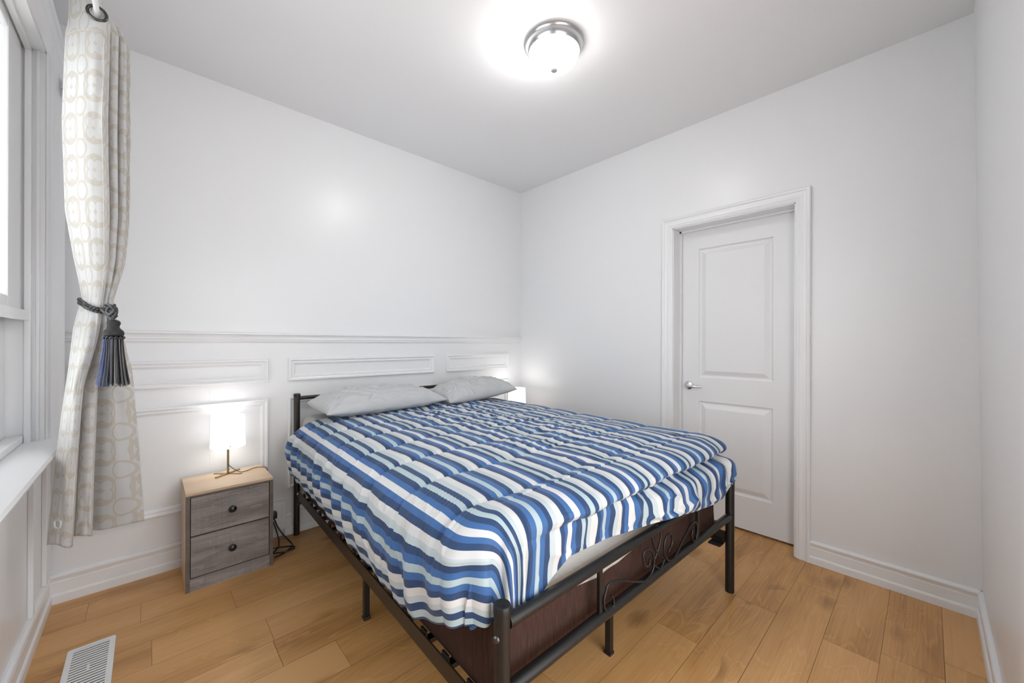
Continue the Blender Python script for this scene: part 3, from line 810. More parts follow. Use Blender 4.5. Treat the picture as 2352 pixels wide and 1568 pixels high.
# ================================================================== NIGHTSTANDS
def nightstand(x0, y0, w, d, h, label):
    root = empty('nightstand', (x0, y0, 0)); tag(root, label, 'nightstand')
    t = .017
    def part(name, bm, m, par=root, rnd=(.3, .5), k=1.0, bevel=True):
        o = obj(name, bm, m, par); poly_uv_box(o.data, k, rnd); return o
    bm = bmesh.new(); box(bm, 0, t, .012, d, 0, h - .013); part('side_panel', bm, 'light_oak_laminate')
    bm = bmesh.new(); box(bm, w - t, w, .012, d, 0, h - .013); part('side_panel', bm, 'light_oak_laminate', rnd=(.7, .4))
    bm = bmesh.new(); box(bm, 0, w, 0, d, h - .013, h, bev=.0015); part('top', bm, 'light_oak_laminate', rnd=(.55, .5))
    bm = bmesh.new(); box(bm, t, w - t, d - .006, d, .02, h - .013); part('back_panel', bm, 'light_oak_laminate')
    bm = bmesh.new()
    box(bm, 0, t, 0, .012, 0, h - .013); box(bm, w - t, w, 0, .012, 0, h - .013); box(bm, t, w - t, 0.0005, .010, h - .021, h - .013)
    part('front_edge', bm, 'grey_edge_laminate')
    bm = bmesh.new(); box(bm, t, w - t, .004, .014, 0, .062); part('plinth', bm, 'grey_oak_laminate', rnd=(.15, .35))
    bm = bmesh.new(); box(bm, t, w - t, .020, .030, .062, h - .02); part('gap_shade', bm, 'gap_dark')  # black sheet standing in for the shade in the drawer gaps
    zs = [(.066, .268), (.272, h - .023)]
    for i, (z0, z1) in enumerate(zs[::-1]):
        bm = bmesh.new(); box(bm, t + .003, w - t - .003, .002, .0195, z0 + .0015, z1 - .0015, bev=.001)
        dr = part('drawer', bm, 'grey_oak_laminate', rnd=(.42 + .37 * i, .62 - .1 * i))
        bm = bmesh.new(); zc = (z0 + z1) / 2
        lathe(bm, [(0, -.026), (.010, -.0255), (.0155, -.022), (.0175, -.017), (.0165, -.012), (.010, -.007), (.007, -.003), (.009, .0015), (0, .0018)], 28, (w / 2 + .001, 0, zc), 'y')
        kn = obj('knob', bm, 'black_gloss', dr, 60); kn['label'] = 'glossy black round knob'
    return root
NS = nightstand(.137, 2.480, .373, .312, .487, 'small two-drawer nightstand with grey wood front, left of the bed')
n2 = copy_tree(NS); n2.location = (2.27, 2.470, 0); n2['label'] = 'small two-drawer nightstand hidden in the corner beyond the bed'
NS['group'] = n2['group'] = 'bedside nightstands'

# ================================================================== TABLE LAMPS
def lamp(loc, label, watts):
    root = empty('table_lamp', loc); tag(root, label, 'table lamp', 'bedside table lamps')
    bm = bmesh.new()
    for ang in (math.radians(-41), math.radians(37)):
        c, s = math.cos(ang), math.sin(ang); n = 26; hw, hl = .0085, .078; pr = []
        for k in range(n):
            a = 2 * math.pi * k / n
            x = max(-hl + hw, min(hl - hw, 0)) + (hl - hw) * (1 if math.cos(a) >= 0 else -1) + hw * math.cos(a); y = hw * math.sin(a); pr.append((x, y))
        z0 = .0 if ang < 0 else .0031
        top = [bm.verts.new((c * x - s * y, s * x + c * y, z0 + .003)) for x, y in pr]; bot = [bm.verts.new((c * x - s * y, s * x + c * y, 0)) for x, y in pr]
        bm.faces.new(top); bm.faces.new(bot[::-1])
        for k in range(n): bm.faces.new((bot[k], bot[(k + 1) % n], top[(k + 1) % n], top[k]))
    obj('base', bm, 'brass', root)
    bm = bmesh.new(); cyl(bm, (0, 0, .004), (0, 0, .21), .0052, 16)
    st = obj('stem', bm, 'brass', root, 60)
    bm = bmesh.new(); lathe(bm, [(0, -.007), (.0045, -.007), (.0045, .007), (0, .007)], 12, (0, -.006, .052), 'y'); obj('switch_screw', bm, 'dark_nickel', st, 60)
    bm = bmesh.new()
    b, tp, th = .0825, .0785, .0018
    lathe(bm, [(b, .158), (tp, .326), (tp - .001, .328), (tp - th, .326), (b - th, .158), (b - .001, .156), (b, .158)], 56)
    obj('lamp_shade', bm, 'shade_linen', root, 60)
    bm = bmesh.new(); lathe(bm, [(0, -.0835), (.003, -.083), (.003, -.080), (0, -.080)], 10, (0, 0, .171), 'y'); obj('shade_screw', bm, 'brass', root)
    bm = bmesh.new(); lathe(bm, [(0, .205), (.012, .208), (.014, .225), (.024, .245), (.028, .262), (.022, .282), (0, .290)], 24)
    obj('bulb', bm, 'bulb_glass', root, True)
    ld = bpy.data.lights.new('lamp_light', 'POINT'); ld.energy = watts; ld.shadow_soft_size = .03; ld.color = (1, .97, .93)
    lo = bpy.data.objects.new('lamp_light', ld); COL.objects.link(lo); lo.parent = root; lo.location = (0, 0, .31)
    return root
L1 = lamp((.334, 2.712, .4872), 'lit bedside lamp with white drum shade and brass stem on the left nightstand', LAMP_W)
bm = bmesh.new()
tube(bm, catmull([(.004, .004, .048), (.014, -.002, .036), (.03, -.012, .020), (.055, -.03, .006), (.085, -.022, .0035), (.12, .006, .004), (.150, .004, .005), (.176, -.016, .004), (.186, -.022, -.004), (.1885, -.024, -.03), (.187, -.02, -.08), (.186, .03, -.12)], 6), .0019, 7)
obj('lamp_cord', bm, 'brown_cord', L1, True)
L2 = lamp((2.497, 2.600, .4872), 'lit white drum shade of the far bedside lamp behind the right pillow', LAMP_W2)

# ================================================================== OUTLET, CORDS, VENT
def outlet():
    root = empty('electrical_outlet', (.58, YA, .14)); tag(root, 'white wall outlet on a square block in the baseboard by the nightstand', 'electrical outlet')
    bm = bmesh.new(); box(bm, -.068, .068, -.018, 0, -.095, .088, bev=.003); obj('mounting_block', bm, 'trim_paint', root)
    bm = bmesh.new(); box(bm, -.036, .048, -.024, -.018, -.052, .066, bev=.002); pl = obj('cover_plate', bm, 'white_plastic', root)
    for z in (-.022, .034):
        bm = bmesh.new(); lathe(bm, [(0, -.0255), (.016, -.0255), (.017, -.024)], 24, (.006, 0, z), 'y'); obj('socket', bm, 'white_plastic', root)
outlet()
def cords():
    root = empty('power_cord', (.59, 2.72, 0)); tag(root, 'tangled black power cord with plug and inline switch by the nightstand', 'power cord')
    L_ = lambda pts: [Vector(p) - root.location for p in pts]
    bm = bmesh.new()
    # thick extension cord
    tube(bm, catmull(L_([(.560, 2.755, .165), (.572, 2.735, .14), (.585, 2.72, .10), (.612, 2.70, .05), (.640, 2.67, .012), (.640, 2.62, .007), (.600, 2.575, .007), (.555, 2.55, .007), (.530, 2.545, .007)]), 8), .0042, 8)
    tube(bm, catmull(L_([(.566, 2.750, .13), (.578, 2.725, .08), (.585, 2.70, .03), (.575, 2.66, .0095), (.548, 2.62, .008), (.524, 2.60, .008)]), 8), .0040, 8)
    tube(bm, catmull(L_([(.524, 2.64, .016), (.560, 2.635, .0165), (.610, 2.61, .0165), (.640, 2.585, .0155), (.632, 2.56, .015), (.590, 2.555, .0155), (.540, 2.575, .0155), (.522, 2.585, .0155)]), 8), .0042, 8)
    obj('cord', bm, 'black_plastic', root, True)
    bm = bmesh.new()
    tube(bm, catmull(L_([(.524, 2.69, .33), (.530, 2.69, .315), (.541, 2.70, .285), (.548, 2.71, .262)]), 4), [.004, .008, .0105, .011, .012, .012, .012, .0118, .011, .010, .008, .0065, .005], 10, rx=1.3)
    obj('inline_switch', bm, 'black_plastic', root, True)
    bm = bmesh.new()
    tube(bm, catmull(L_([(.548, 2.71, .262), (.556, 2.72, .24), (.552, 2.73, .20), (.560, 2.74, .175)]), 6), .003, 8)
    obj('thin_cord', bm, 'black_plastic', root, True)
    bm = bmesh.new(); o = Vector((.570, 2.758, .165)) - root.location
    box(bm, o.x - .018, o.x + .018, o.y - .012, o.y + .034, o.z - .020, o.z + .016, bev=.006); obj('plug', bm, 'black_plastic', root, True)
cords()
def vent():
    root = empty('floor_vent', (-.162, 2.165, 0)); tag(root, 'white slotted floor vent register near the window wall', 'floor vent')
    hx, hy, z = .068, .168, .005
    bm = bmesh.new()
    def rr(hx, hy, r, zz):
        out = []
        for cx, cy, a0 in ((hx - r, hy - r, 0), (-hx + r, hy - r, 90), (-hx + r, -hy + r, 180), (hx - r, -hy + r, 270)):
            for k in range(6):
                a = math.radians(a0 + 18 * k); out.append((cx + r * math.cos(a), cy + r * math.sin(a), zz))
        return out
    lo = [[bm.verts.new(p) for p in rr(*q)] for q in ((hx, hy, .010, .0004), (hx - .0005, hy - .0005, .010, .004), (hx - .004, hy - .004, .008, z), (hx - .018, hy - .018, .003, z), (hx - .018, hy - .018, .003, .001))]
    for a, b in zip(lo, lo[1:]):
        n = len(a)
        for k in range(n): bm.faces.new((a[k], a[(k + 1) % n], b[(k + 1) % n], b[k]))
    obj('frame', bm, 'white_metal', root)
    bm = bmesh.new(); box(bm, -hx + .016, hx - .016, -hy + .016, hy - .016, .0004, .0008); obj('duct_shade', bm, 'duct_shade_grey', root)  # grey sheet coloured like the shade of an open duct between the slats
    bm = bmesh.new(); n = 19
    for k in range(n):
        y = -hy + .026 + k * (2 * hy - .052) / (n - 1)
        box(bm, -hx + .017, hx - .017, y - .0046, y + .0046, .0030, .0046, bev=.0006)
    obj('louvre', bm, 'white_metal', root)
    bm = bmesh.new(); box(bm, -.004, .004, -.012, .020, .0046, .0064, bev=.001); obj('damper_lever', bm, 'white_metal', root)
vent()

# ================================================================== BED
BED = dict(loc=(BED_N[0], BED_N[1], 0), rotz=BED_A)
BW, BL = 1.481, 2.052
def bed_frame():
    root = empty('bed_frame', (BED_N[0], BED_N[1], 0), BED_A); tag(root, 'black tubular metal bed frame with scrolled footboard', 'bed frame')
    # posts
    def post(x, y, h, r, m, foot):
        bm = bmesh.new(); cyl(bm, (x, y, 0), (x, y, h - .012), r, 28); p = obj('leg', bm, m, root, 60)
        bm = bmesh.new(); lathe(bm, [(r - .001, -.022), (r + .0022, -.020), (r + .0026, -.006), (r + .0005, -.001), (r - .004, 0), (r - .006, -.001), (0, -.001)], 32, (x, y, h)); obj('cap', bm, 'black_metal', p, 40)
        if foot:
            bm = bmesh.new(); sx = -1 if x < .5 else 1
            lathe(bm, [(0, sx * .006), (.006, sx * .006), (.0085, sx * .003), (.011, 0), (.011, -sx * .003)], 18, (x + sx * r, y - .001, h - .078 if x < .5 else .30), 'x'); obj('bolt', bm, 'dark_nickel', p, 60)
    post(0, 0, .590, .0205, 'black_metal', True); post(BW, 0, .600, .0205, 'black_metal', True)
    post(0, BL, .905, .0175, 'brown_black_metal', False); post(BW, BL, .905, .0175, 'brown_black_metal', False)
    # footboard rails
    bm = bmesh.new()
    cyl(bm, (.018, 0, .538), (.05, 0, .538), .0175, 24); cyl(bm, (.05, 0, .538), (BW - .018, 0, .538), .0165, 24); obj('upper_foot_rail', bm, 'black_metal', root, 60)
    bm = bmesh.new(); cyl(bm, (.018, 0, .366), (BW - .018, 0, .376), .0175, 24); obj('lower_foot_rail', bm, 'black_metal', root, 60)
    for x in (.402, 1.108):
        bm = bmesh.new(); box(bm, x - .008, x + .008, -.006, .006, .372, .532, bev=.001); obj('spindle', bm, 'black_metal', root)
    C1 = [(1.043, .437), (1.034, .419), (1.046, .395), (1.061, .386), (1.075, .39), (1.086, .412), (1.088, .437), (1.075, .461), (1.053, .47), (1.028, .469), (.994, .451), (.954, .427), (.908, .397), (.877, .381), (.852, .38), (.831, .389), (.811, .408), (.799, .433), (.797, .459), (.807, .479), (.822, .49), (.843, .489), (.858, .477), (.863, .457), (.855, .439), (.84, .43), (.837, .422)]
    C2 = [(.808, .407), (.776, .425), (.753, .449), (.731, .485), (.723, .512), (.728, .533), (.744, .547), (.764, .543), (.781, .525), (.786, .5), (.778, .474), (.762, .449), (.742, .428), (.726, .409)]
    C2b = [(.726, .409), (.770, .376), (.802, .403)]
    C3 = [(.691, .446), (.689, .428), (.678, .424), (.663, .431), (.65, .448), (.646, .471), (.652, .485), (.67, .489), (.688, .483), (.71, .464), (.721, .441), (.721, .416), (.713, .397), (.694, .385), (.663, .38), (.648, .381), (.589, .405), (.52, .436), (.474, .453), (.452, .459), (.431, .456), (.42, .437), (.412, .416), (.416, .391), (.431, .375), (.453, .370), (.466, .38), (.461, .405), (.45, .417)]
    for cpts, y in ((C1, -.009), (C2, -.002), (C3, -.009)):
        bm = bmesh.new(); tube(bm, catmull([(a, y, b + .006) for a, b in cpts], 5), .0042, 9); obj('scroll', bm, 'black_metal', root, True)
    bm = bmesh.new(); tube(bm, [(a, -.008, b + .006) for a, b in C2b], .0038, 8); obj('scroll', bm, 'black_metal', root, True)
    # headboard
    bm = bmesh.new(); cyl(bm, (.015, BL, .875), (BW - .015, BL, .880), .0125, 20); obj('headboard_rail', bm, 'brown_black_metal', root, 60)
    bm = bmesh.new(); cyl(bm, (.015, BL, .50), (BW - .015, BL, .50), .0125, 20); obj('headboard_rail', bm, 'brown_black_metal', root, 60)
    for x in np.linspace(.21, 1.27, 6):
        bm = bmesh.new(); cyl(bm, (x, BL, .508), (x, BL, .870), .006, 12); obj('spindle', bm, 'brown_black_metal', root, 60)
    # side rails: angle section
    for x, s in ((0, 1), (BW, -1)):
        bm = bmesh.new()
        a, b = x - s * .002, x + s * .003
        box(bm, min(a, b), max(a, b), .0, BL, .236, .292); box(bm, min(x, x + s * .030), max(x, x + s * .030), .03, BL - .02, .246, .250)
        rl = obj('side_rail', bm, 'brown_black_metal', root)
        for y in (BL - .03, .05):
            bm = bmesh.new(); lathe(bm, [(0, -s * .0055), (.005, -s * .005), (.0075, -s * .002), (.0075, 0)], 14, (x - s * .002, y, .268), 'x'); obj('bolt', bm, 'bare_metal', rl, 60)
        bm = bmesh.new(); box(bm, x - .004 + (.0 if s > 0 else -.02), x + .02 + (.0 if s > 0 else -.016), BL - .05, BL - .018, .205, .236); obj('corner_bracket', bm, 'brown_black_metal', rl)
    # slats with end clips
    ys = [.14, .273, .405, .539, .666, .791, .919, 1.046, 1.237, 1.40, 1.57, 1.74, 1.90]
    for y in ys:
        bm = bmesh.new(); box(bm, .020, BW - .020, y - .014, y + .014, .2505, .266, bev=.002); sl = obj('slat', bm, 'black_metal', root)
        bm = bmesh.new(); box(bm, .0035, .0125, y - .017, y + .017, .2665, .302, bev=.003); box(bm, .0035, .0125, y - .017, y + .017, .250, .270, bev=.002)
        cp = obj('slat_clip', bm, 'black_plastic', sl)
        bm = bmesh.new(); box(bm, .010, .015, y - .010, y + .010, .276, .2785); obj('clip_shine', bm, 'bare_metal', sl) if False else bm.free()
    # support legs
    for x, y, z in ((.046, .999, .246), (BW - .046, .999, .246), (.698, .168, .25)):
        bm = bmesh.new(); box(bm, x - .012, x + .012, y - .012, y + .012, 0.006, z, bev=.002); lg = obj('leg', bm, 'black_metal', root)
        bm = bmesh.new(); box(bm, x - .0145, x + .0145, y - .0145, y + .0145, 0, .012, bev=.002); obj('foot_cap', bm, 'black_plastic', lg)
    # centre beam
    bm = bmesh.new(); box(bm, .72, .76, .60, BL - .03, .226, .2500); obj('center_rail', bm, 'black_metal', root)
    # corner gusset at the foot
    for x, s in ((0, 1), (BW, -1)):
        bm = bmesh.new(); box(bm, min(x + s * .018, x + s * .075), max(x + s * .018, x + s * .075), .018, .075, .236, .244, bev=.002); obj('corner_bracket', bm, 'black_metal', root)
    return root
bed_frame()

def rounded_block(x0, x1, y0, y1, z0, z1, rc, re, nx=60, seed=0, amp=0.0, bulge=0.0):
    """rounded-rectangle prism with rounded top and bottom edges, as grid rows"""
    per = []
    n = 10
    for cx, cy, a0 in ((x1 - rc, y0 + rc, -90), (x1 - rc, y1 - rc, 0), (x0 + rc, y1 - rc, 90), (x0 + rc, y0 + rc, 180)):
        for k in range(n + 1):
            a = math.radians(a0 + 90 * k / n); per.append((cx, cy, math.cos(a), math.sin(a)))
    # densify straight runs
    P2 = []
    for i, p in enumerate(per):
        q = per[(i + 1) % len(per)]; P2.append(p)
        if (i + 1) % (n + 1) == 0:
            for k in range(1, 40):
                t = k / 40; P2.append((p[0] + (q[0] - p[0]) * t, p[1] + (q[1] - p[1]) * t, p[2], p[3]))
    P2.append(P2[0]); P2 = np.array(P2)
    rows = []
    prof = [(-rc * 0 - 5, z0)] 
    lev = []
    for k in range(7):
        a = math.pi / 2 * k / 6; lev.append((-re + re * math.sin(a), z0 + re - re * math.cos(a)))
    for k in range(1, 12):
        q = k / 12; lev.append((bulge * math.sin(math.pi * q), z0 + re + (z1 - z0 - 2 * re) * q))
    for k in range(7):
        a = math.pi / 2 * k / 6; lev.append((-re + re * math.cos(a), z1 - re + re * math.sin(a)))
    for off, z in lev:
        rows.append(np.stack([P2[:, 0] + P2[:, 2] * (rc + off), P2[:, 1] + P2[:, 3] * (rc + off), np.full(len(P2), z)], -1))
    top = rows[-1]; c = np.array([(x0 + x1) / 2, (y0 + y1) / 2, z1])
    for q in (.9, .6, .3, 0.02): rows.append(c + (top - c) * np.array([q, q, 1]))
    bot = rows[0]; c = np.array([(x0 + x1) / 2, (y0 + y1) / 2, z0])
    rows = [c + (bot - c) * np.array([q, q, 1]) for q in (.02, .5, .95)] + rows
    P = np.array(rows)
    if amp:
        ar = np.arange(P.shape[1]) * .12; zz = P[:, :, 2]
        P = P + normals_of(P) * (amp * fbm(np.broadcast_to(ar, zz.shape), zz * 14, seed))[..., None]
    return P
o = grid_mesh('box_spring', rounded_block(.019, 1.434, .044, 2.01, .2785, .530, .045, .022, seed=3, amp=.003), None, 'brown_cloth', loc=BED['loc'], rotz=BED_A)
tag(o, 'brown fabric box spring resting inside the metal bed frame', 'box spring')
bm = bmesh.new()
# welt seam near the top edge of the box spring
pts = []
for cx, cy, a0 in ((1.389, .089, -90), (1.389, 1.965, 0), (.059, 1.965, 90), (.059, .089, 180)):
    for k in range(7):
        a = math.radians(a0 + 15 * k); pts.append((cx + .0455 * math.cos(a), cy + .0455 * math.sin(a), .497))
tube(bm, pts, .0028, 6, closed=True); w = obj('welt', bm, 'brown_cloth', o, True)
def mattress_shape():
    P = rounded_block(.008, 1.44, .078, 2.01, .534, .742, .08, .055, seed=5, amp=.003, bulge=.004)
    P[..., 2] += .032 * smooth(1.76, 1.84, P[..., 1]) * smooth(.62, .72, P[..., 2])      # uncovered head end stays plump
    return P
o = grid_mesh('mattress', mattress_shape(), None, 'sheet_cotton', loc=BED['loc'], rotz=BED_A)
tag(o, 'thick mattress in a cream cover on the brown box spring', 'mattress')
# fitted sheet pulled loose at the foot
def sheet():
    n, mrows = 160, 46
    x = np.linspace(.10, 1.20, n); q = np.linspace(0, 1, mrows)
    X, Q = np.meshgrid(x, q)
    hem = np.interp(X, [.10, .20, .28, .36, .433, .55, .704, .85, 1.0, 1.2], [.545, .512, .490, .476, .468, .473, .485, .497, .515, .54])
    Z = .735 + (hem - .735) * Q
    Y = .064 - .028 * Q ** 1.5 - .003 * np.sin(Q * 3.0) + .003 * fbm(X * 9 + Q * 3.5, Q * 1.5, 31) + .0015 * np.sin((X + Q * .10) * 45) * Q * smooth(.1, .2, X)
    Y = np.minimum(Y, .066); Y = np.where(Z < .545, np.minimum(Y, .0375), Y)
    UV = np.stack([X, Q], -1)
    o = grid_mesh('fitted_sheet', np.stack([X, Y, Z], -1), UV, 'sheet_cotton', loc=BED['loc'], rotz=BED_A, solid=.0015)
    tag(o, 'loose pale bed sheet hanging below the comforter behind the foot rail', 'bed sheet')
sheet()

# ---- comforter
def comforter():
    nL, nC, nR, nF, nT = 150, 330, 46, 120, 400
    xc0, xc1, yc0 = .10, 1.36, .125
    yhT, yhS = 1.735, 1.86
    aL = np.linspace(1, 0, nL, endpoint=False); aC = np.zeros(nC); aR = np.linspace(0, 1, nR + 1)[1:]
    xs = np.concatenate([np.full(nL, xc0), np.linspace(xc0, xc1, nC), np.full(nR, xc1)])
    sa = np.concatenate([aL, aC, aR]); side = np.concatenate([np.full(nL, -1), np.zeros(nC), np.full(nR, 1)])
    nc = len(xs)
    tq = np.linspace(0, 1, nT); sb = np.concatenate([np.zeros(nT), np.linspace(0, 1, nF + 1)[1:]])
    nr = len(sb)
    SA, SB = np.meshgrid(sa, sb); XS = np.broadcast_to(xs, (nr, nc)).copy(); SIDE = np.broadcast_to(side, (nr, nc))
    # head edge: further back on the left drape
    yh = np.where(side < 0, yhT + (yhS - yhT) * smooth(.2, .9, sa), yhT + .06 * smooth(.9, 1.4, xs) + .012 * np.sin(xs * 17))
    yh = np.where(side > 0, yhT + .06, yh)
    YS = np.zeros((nr, nc))
    for i in range(nr):
        YS[i] = yh + (yc0 - yh) * (tq[i] if i < nT else 1.0)
    # profiles -------------------------------------------------
    zt = .779
    left = np.array([(0, 0), (.06, .003), (.115, .016), (.160, .046), (.188, .095), (.202, .155), (.204, .215), (.198, .27), (.186, .325)])
    right = np.array([(0, 0), (.04, .001), (.065, .010), (.085, .035), (.095, .08), (.10, .14), (.10, .20), (.098, .26), (.095, .32)])
    hemL = np.interp(YS, [.0, .10, .20, .28, .39, .6, .86, 1.2, 1.48, 1.6, 1.75, 1.93], [.57, .525, .470, .447, .432, .438, .443, .468, .464, .458, .47, .515])
    hemL = hemL + .006 * fbm(YS * 9, YS * 0, 8, 2)
    def prof_eval(ctrl, s, hemz, ze):
        p = cr_eval(ctrl, s); k = (zt - hemz) / ctrl[-1, 1]
        return p[..., 0], p[..., 1] * (1 + (k - 1) * smooth(.2, .9, s))
    n4 = (SA ** 4 + SB ** 4) ** .25
    phi = np.arctan2(SB, np.maximum(SA, 1e-9)) / (math.pi / 2); phi = np.where(SA <= 0, 1.0, phi); phi = np.where(SB <= 0, np.where(SA > 0, 0.0, 0.0), phi)
    s = np.clip(n4, 0, 1)
    oL, hL = prof_eval(left, s, hemL, zt); oR, hR = prof_eval(right, s, np.full_like(s, .47), zt)
    # foot: depends on x
    XE = XS + np.where(SIDE < 0, -SA * .12, np.where(SIDE > 0, SA * .07, 0))
    kx = smooth(.46, .84, XE)
    hemF = np.interp(XE, [-.1, .0, .06, .128, .174, .21, .253, .281, .38, .46, .547, .62, .70, .80, .90, 1.0, 1.16, 1.274, 1.35, 1.42], [.55, .53, .52, .522, .543, .566, .585, .597, .592, .588, .582, .584, .586, .582, .568, .553, .533, .537, .566, .60])
    foot_o = np.stack([np.zeros_like(XE), XE * 0 + .065, XE * 0 + .110, XE * 0 + .138, XE * 0 + .146, XE * 0 + .132, XE * 0 + .110, .112 + .055 * kx, .106 + .074 * kx, .105 + .073 * kx, .104 + .070 * kx], 0)
    kr = smooth(.06, .34, XE); flat_o = np.array([0, .045, .078, .098, .108, .113, .115, .116, .113, .108, .104])
    foot_o = flat_o[:, None, None] * (1 - kr) + foot_o * kr
    zz = [0, .002, .014, .032, .050, .066, .078]
    foot_z = np.stack([XE * 0 + z for z in zz] + [.105 + 0 * XE, .14 + (zt - hemF - .14) * .25, .14 + (zt - hemF - .14) * .65, zt - hemF], 0)
    K = foot_o.shape[0]; x = s * (K - 1); i0 = np.minimum(x.astype(int), K - 2); t = x - i0
    def pick(A, j): return np.take_along_axis(A, np.clip(j, 0, K - 1)[None], 0)[0]
    def crv(A):
        p0, p1, p2, p3 = pick(A, i0 - 1), pick(A, i0), pick(A, i0 + 1), pick(A, i0 + 2)
        return .5 * (2 * p1 + (p2 - p0) * t + (2 * p0 - 5 * p1 + 4 * p2 - p3) * t * t + (3 * p1 - p0 - 3 * p2 + p3) * t ** 3)
    oF, hF = crv(foot_o), crv(foot_z)
    oS = np.where(SIDE > 0, oR, oL); hS = np.where(SIDE > 0, hR, hL)
    w = phi; wo = smooth(0, .62, w); wo = np.where(SIDE == 0, np.where(SB > 0, 1.0, 0.0), wo); wz = np.where(SIDE == 0, wo, w)
    out = oS * (1 - wo) + oF * wo; drop = hS * (1 - wz) + hF * wz
    out = np.where((SA <= 0) & (SB <= 0), 0, out); drop = np.where((SA <= 0) & (SB <= 0), 0, drop)
    out = out * (1 - .36 * (SIDE > 0) * (SB > 0) * smooth(.15, .35, w) * (1 - smooth(.62, .88, w)))
    ang = w * math.pi / 2
    dx = np.where(SIDE == 0, 0, np.cos(ang) * SIDE); dy = np.where(SIDE == 0, np.where(SB > 0, -1.0, 0), -np.sin(ang))
    P = np.stack([XS + dx * out, YS + dy * out, zt - drop], -1)
    # crown of the bed and thicker filling in the middle
    cx = smooth(.0, .35, XS - xc0 + .12) * smooth(.0, .30, xc1 + .05 - XS); cyy = smooth(.0, .3, YS - yc0 + .12)
    P[..., 2] += .012 * cx * cyy * (SA <= 0) * (SB <= 0) 
    # stripe coordinate and length coordinate
    V = np.where(SIDE < 0, 21.5 - (21.0) * SA, np.where(SIDE > 0, 85.8 + 11 * SA, 21.5 + (XS - xc0) / .0196))
    LEN = YS - SB * .33
    Uarc = np.where(SIDE < 0, xc0 - SA * .5, np.where(SIDE > 0, xc1 + SA * .3, XS))     # distance across, metres
    # fold-scale waviness of the stripes themselves
    # ------------------------------------------------ relief
    nrm = normals_of(P)
    flipn = np.sign(nrm[nT // 2, nL + nC // 2, 2]); nrm = nrm * flipn
    onTop = (1 - smooth(0, .25, SA)) * (1 - smooth(0, .2, SB))
    SP = .24
    Lw = LEN + .030 * vnoise(Uarc * 3.1, LEN * .8 + 3, 41) + .010 * vnoise(Uarc * 11, LEN * 2, 42)
    ph = (Lw - .165) / SP; dist = np.abs(ph - np.round(ph)) * SP
    seamk = 1000 * np.round(ph)
    puff = (1 - np.exp(-(dist / .024) ** 1.1))
    amp = .0075 * (1 - smooth(.1, .45, SB)) * (1 - .75 * smooth(.35, .8, SA))
    D = amp * (puff - .75)
    # puckers running off each seam
    pk = np.sin(Uarc * 150 + 5 * vnoise(Uarc * 7, seamk * .37 + LEN * 2, 43)) * vnoise(Uarc * 13 + seamk, LEN * 5, 44)
    D += .012 * pk * np.exp(-(dist / .035) ** 2) * (.25 + .75 * smooth(.0, .5, Uarc)) * (1 - .6 * SB) * (1 - .8 * smooth(.2, .7, SA))
    # transverse creases, stronger towards the middle and far half
    far = smooth(.25, .65, Uarc) * (1 - .8 * smooth(.95, 1.2, Uarc)) * (.45 + .55 * smooth(.25, .6, LEN))
    rg = 1 - np.abs(2 * fbm(Uarc * 4.0 + .8 * LEN, LEN * 13, 51, 2)); rg = np.clip(rg, 0, 1) ** 3
    D += .0085 * (rg - .4) * far * onTop
    rg2 = 1 - np.abs(2 * fbm(Uarc * 17, LEN * 9 + Uarc * 4, 61, 2)); rg2 = np.clip(rg2, 0, 1) ** 3
    D += .0032 * (rg2 - .4) * (.25 + .75 * far) * onTop
    D += .010 * fbm(Uarc * 3, LEN * 3.5, 71, 3) * onTop
    # left drape: hanging folds plus fine gathers
    dl = (SIDE < 0) * smooth(.25, .9, SA) * (1 - smooth(0, .5, SB))
    fold = np.sin(2 * math.pi * (YS / .135 + .5 * vnoise(YS * 4, SA * 1.5, 81)) + 1.2 * SA) * (.6 + .9 * vnoise(YS * 3.5, SA * .5 + 9, 82) + .3)
    D += .010 * fold * dl * (1 - .6 * smooth(.8, 1, SA)) + .004 * np.sin(2 * math.pi * YS / .052 + 3 * vnoise(YS * 6, SA, 83)) * dl * smooth(.6, 1.0, SA) * vnoise(YS * 5, SA, 84)
    endf = smooth(1.50, 1.70, YS) * (SIDE < 0) * smooth(.2, .6, SA)
    D += .009 * np.sin((YS - 1.5) * 2 * math.pi / .13) * endf
    gat = (SIDE < 0) * smooth(.05, .25, SA) * (1 - smooth(.6, .9, SA)) * (1 - SB)
    D += .0016 * np.sin(YS * 2 * math.pi / .017 + 4 * vnoise(YS * 9, SA * 2, 85)) * gat * (vnoise(YS * 7, SA * 5, 86) + .5)
    # foot drape: lumpy diagonal tucks below the crease
    df = smooth(.55, .75, SB) * (1 - smooth(.0, .5, SA))
    tk = np.sin(2 * math.pi * (Uarc / .105 + .35 * SB) + 5 * vnoise(Uarc * 7, SB * 3, 91))
    rg3 = 1 - np.abs(2 * fbm(Uarc * 9 + SB * 2.5, SB * 4 - Uarc * 3, 95, 2)); rg3 = np.clip(rg3, 0, 1) ** 3
    D += df * (.008 * tk * (1 - smooth(.75, 1, SB)) + .016 * (rg3 - .4) * (1 - .8 * smooth(.92, 1, SB)) * (.3 + .7 * kx))
    rollz = smooth(.0, .2, SB) * (1 - smooth(.5, .6, SB)) * (SIDE == 0)
    D += rollz * .012 * fbm(Uarc * 8, SB * 3, 97, 2)
    # stitched seams pull in over the near shoulder, and soft creases run down the drape
    sh = smooth(-.30, -.14, Uarc) * (1 - smooth(.12, .30, Uarc)) * (1 - smooth(0, .3, SB))
    D -= .0065 * np.exp(-(dist / .011) ** 2) * sh * (.6 + .8 * (vnoise(Uarc * 9, seamk * .1, 111) + .5))
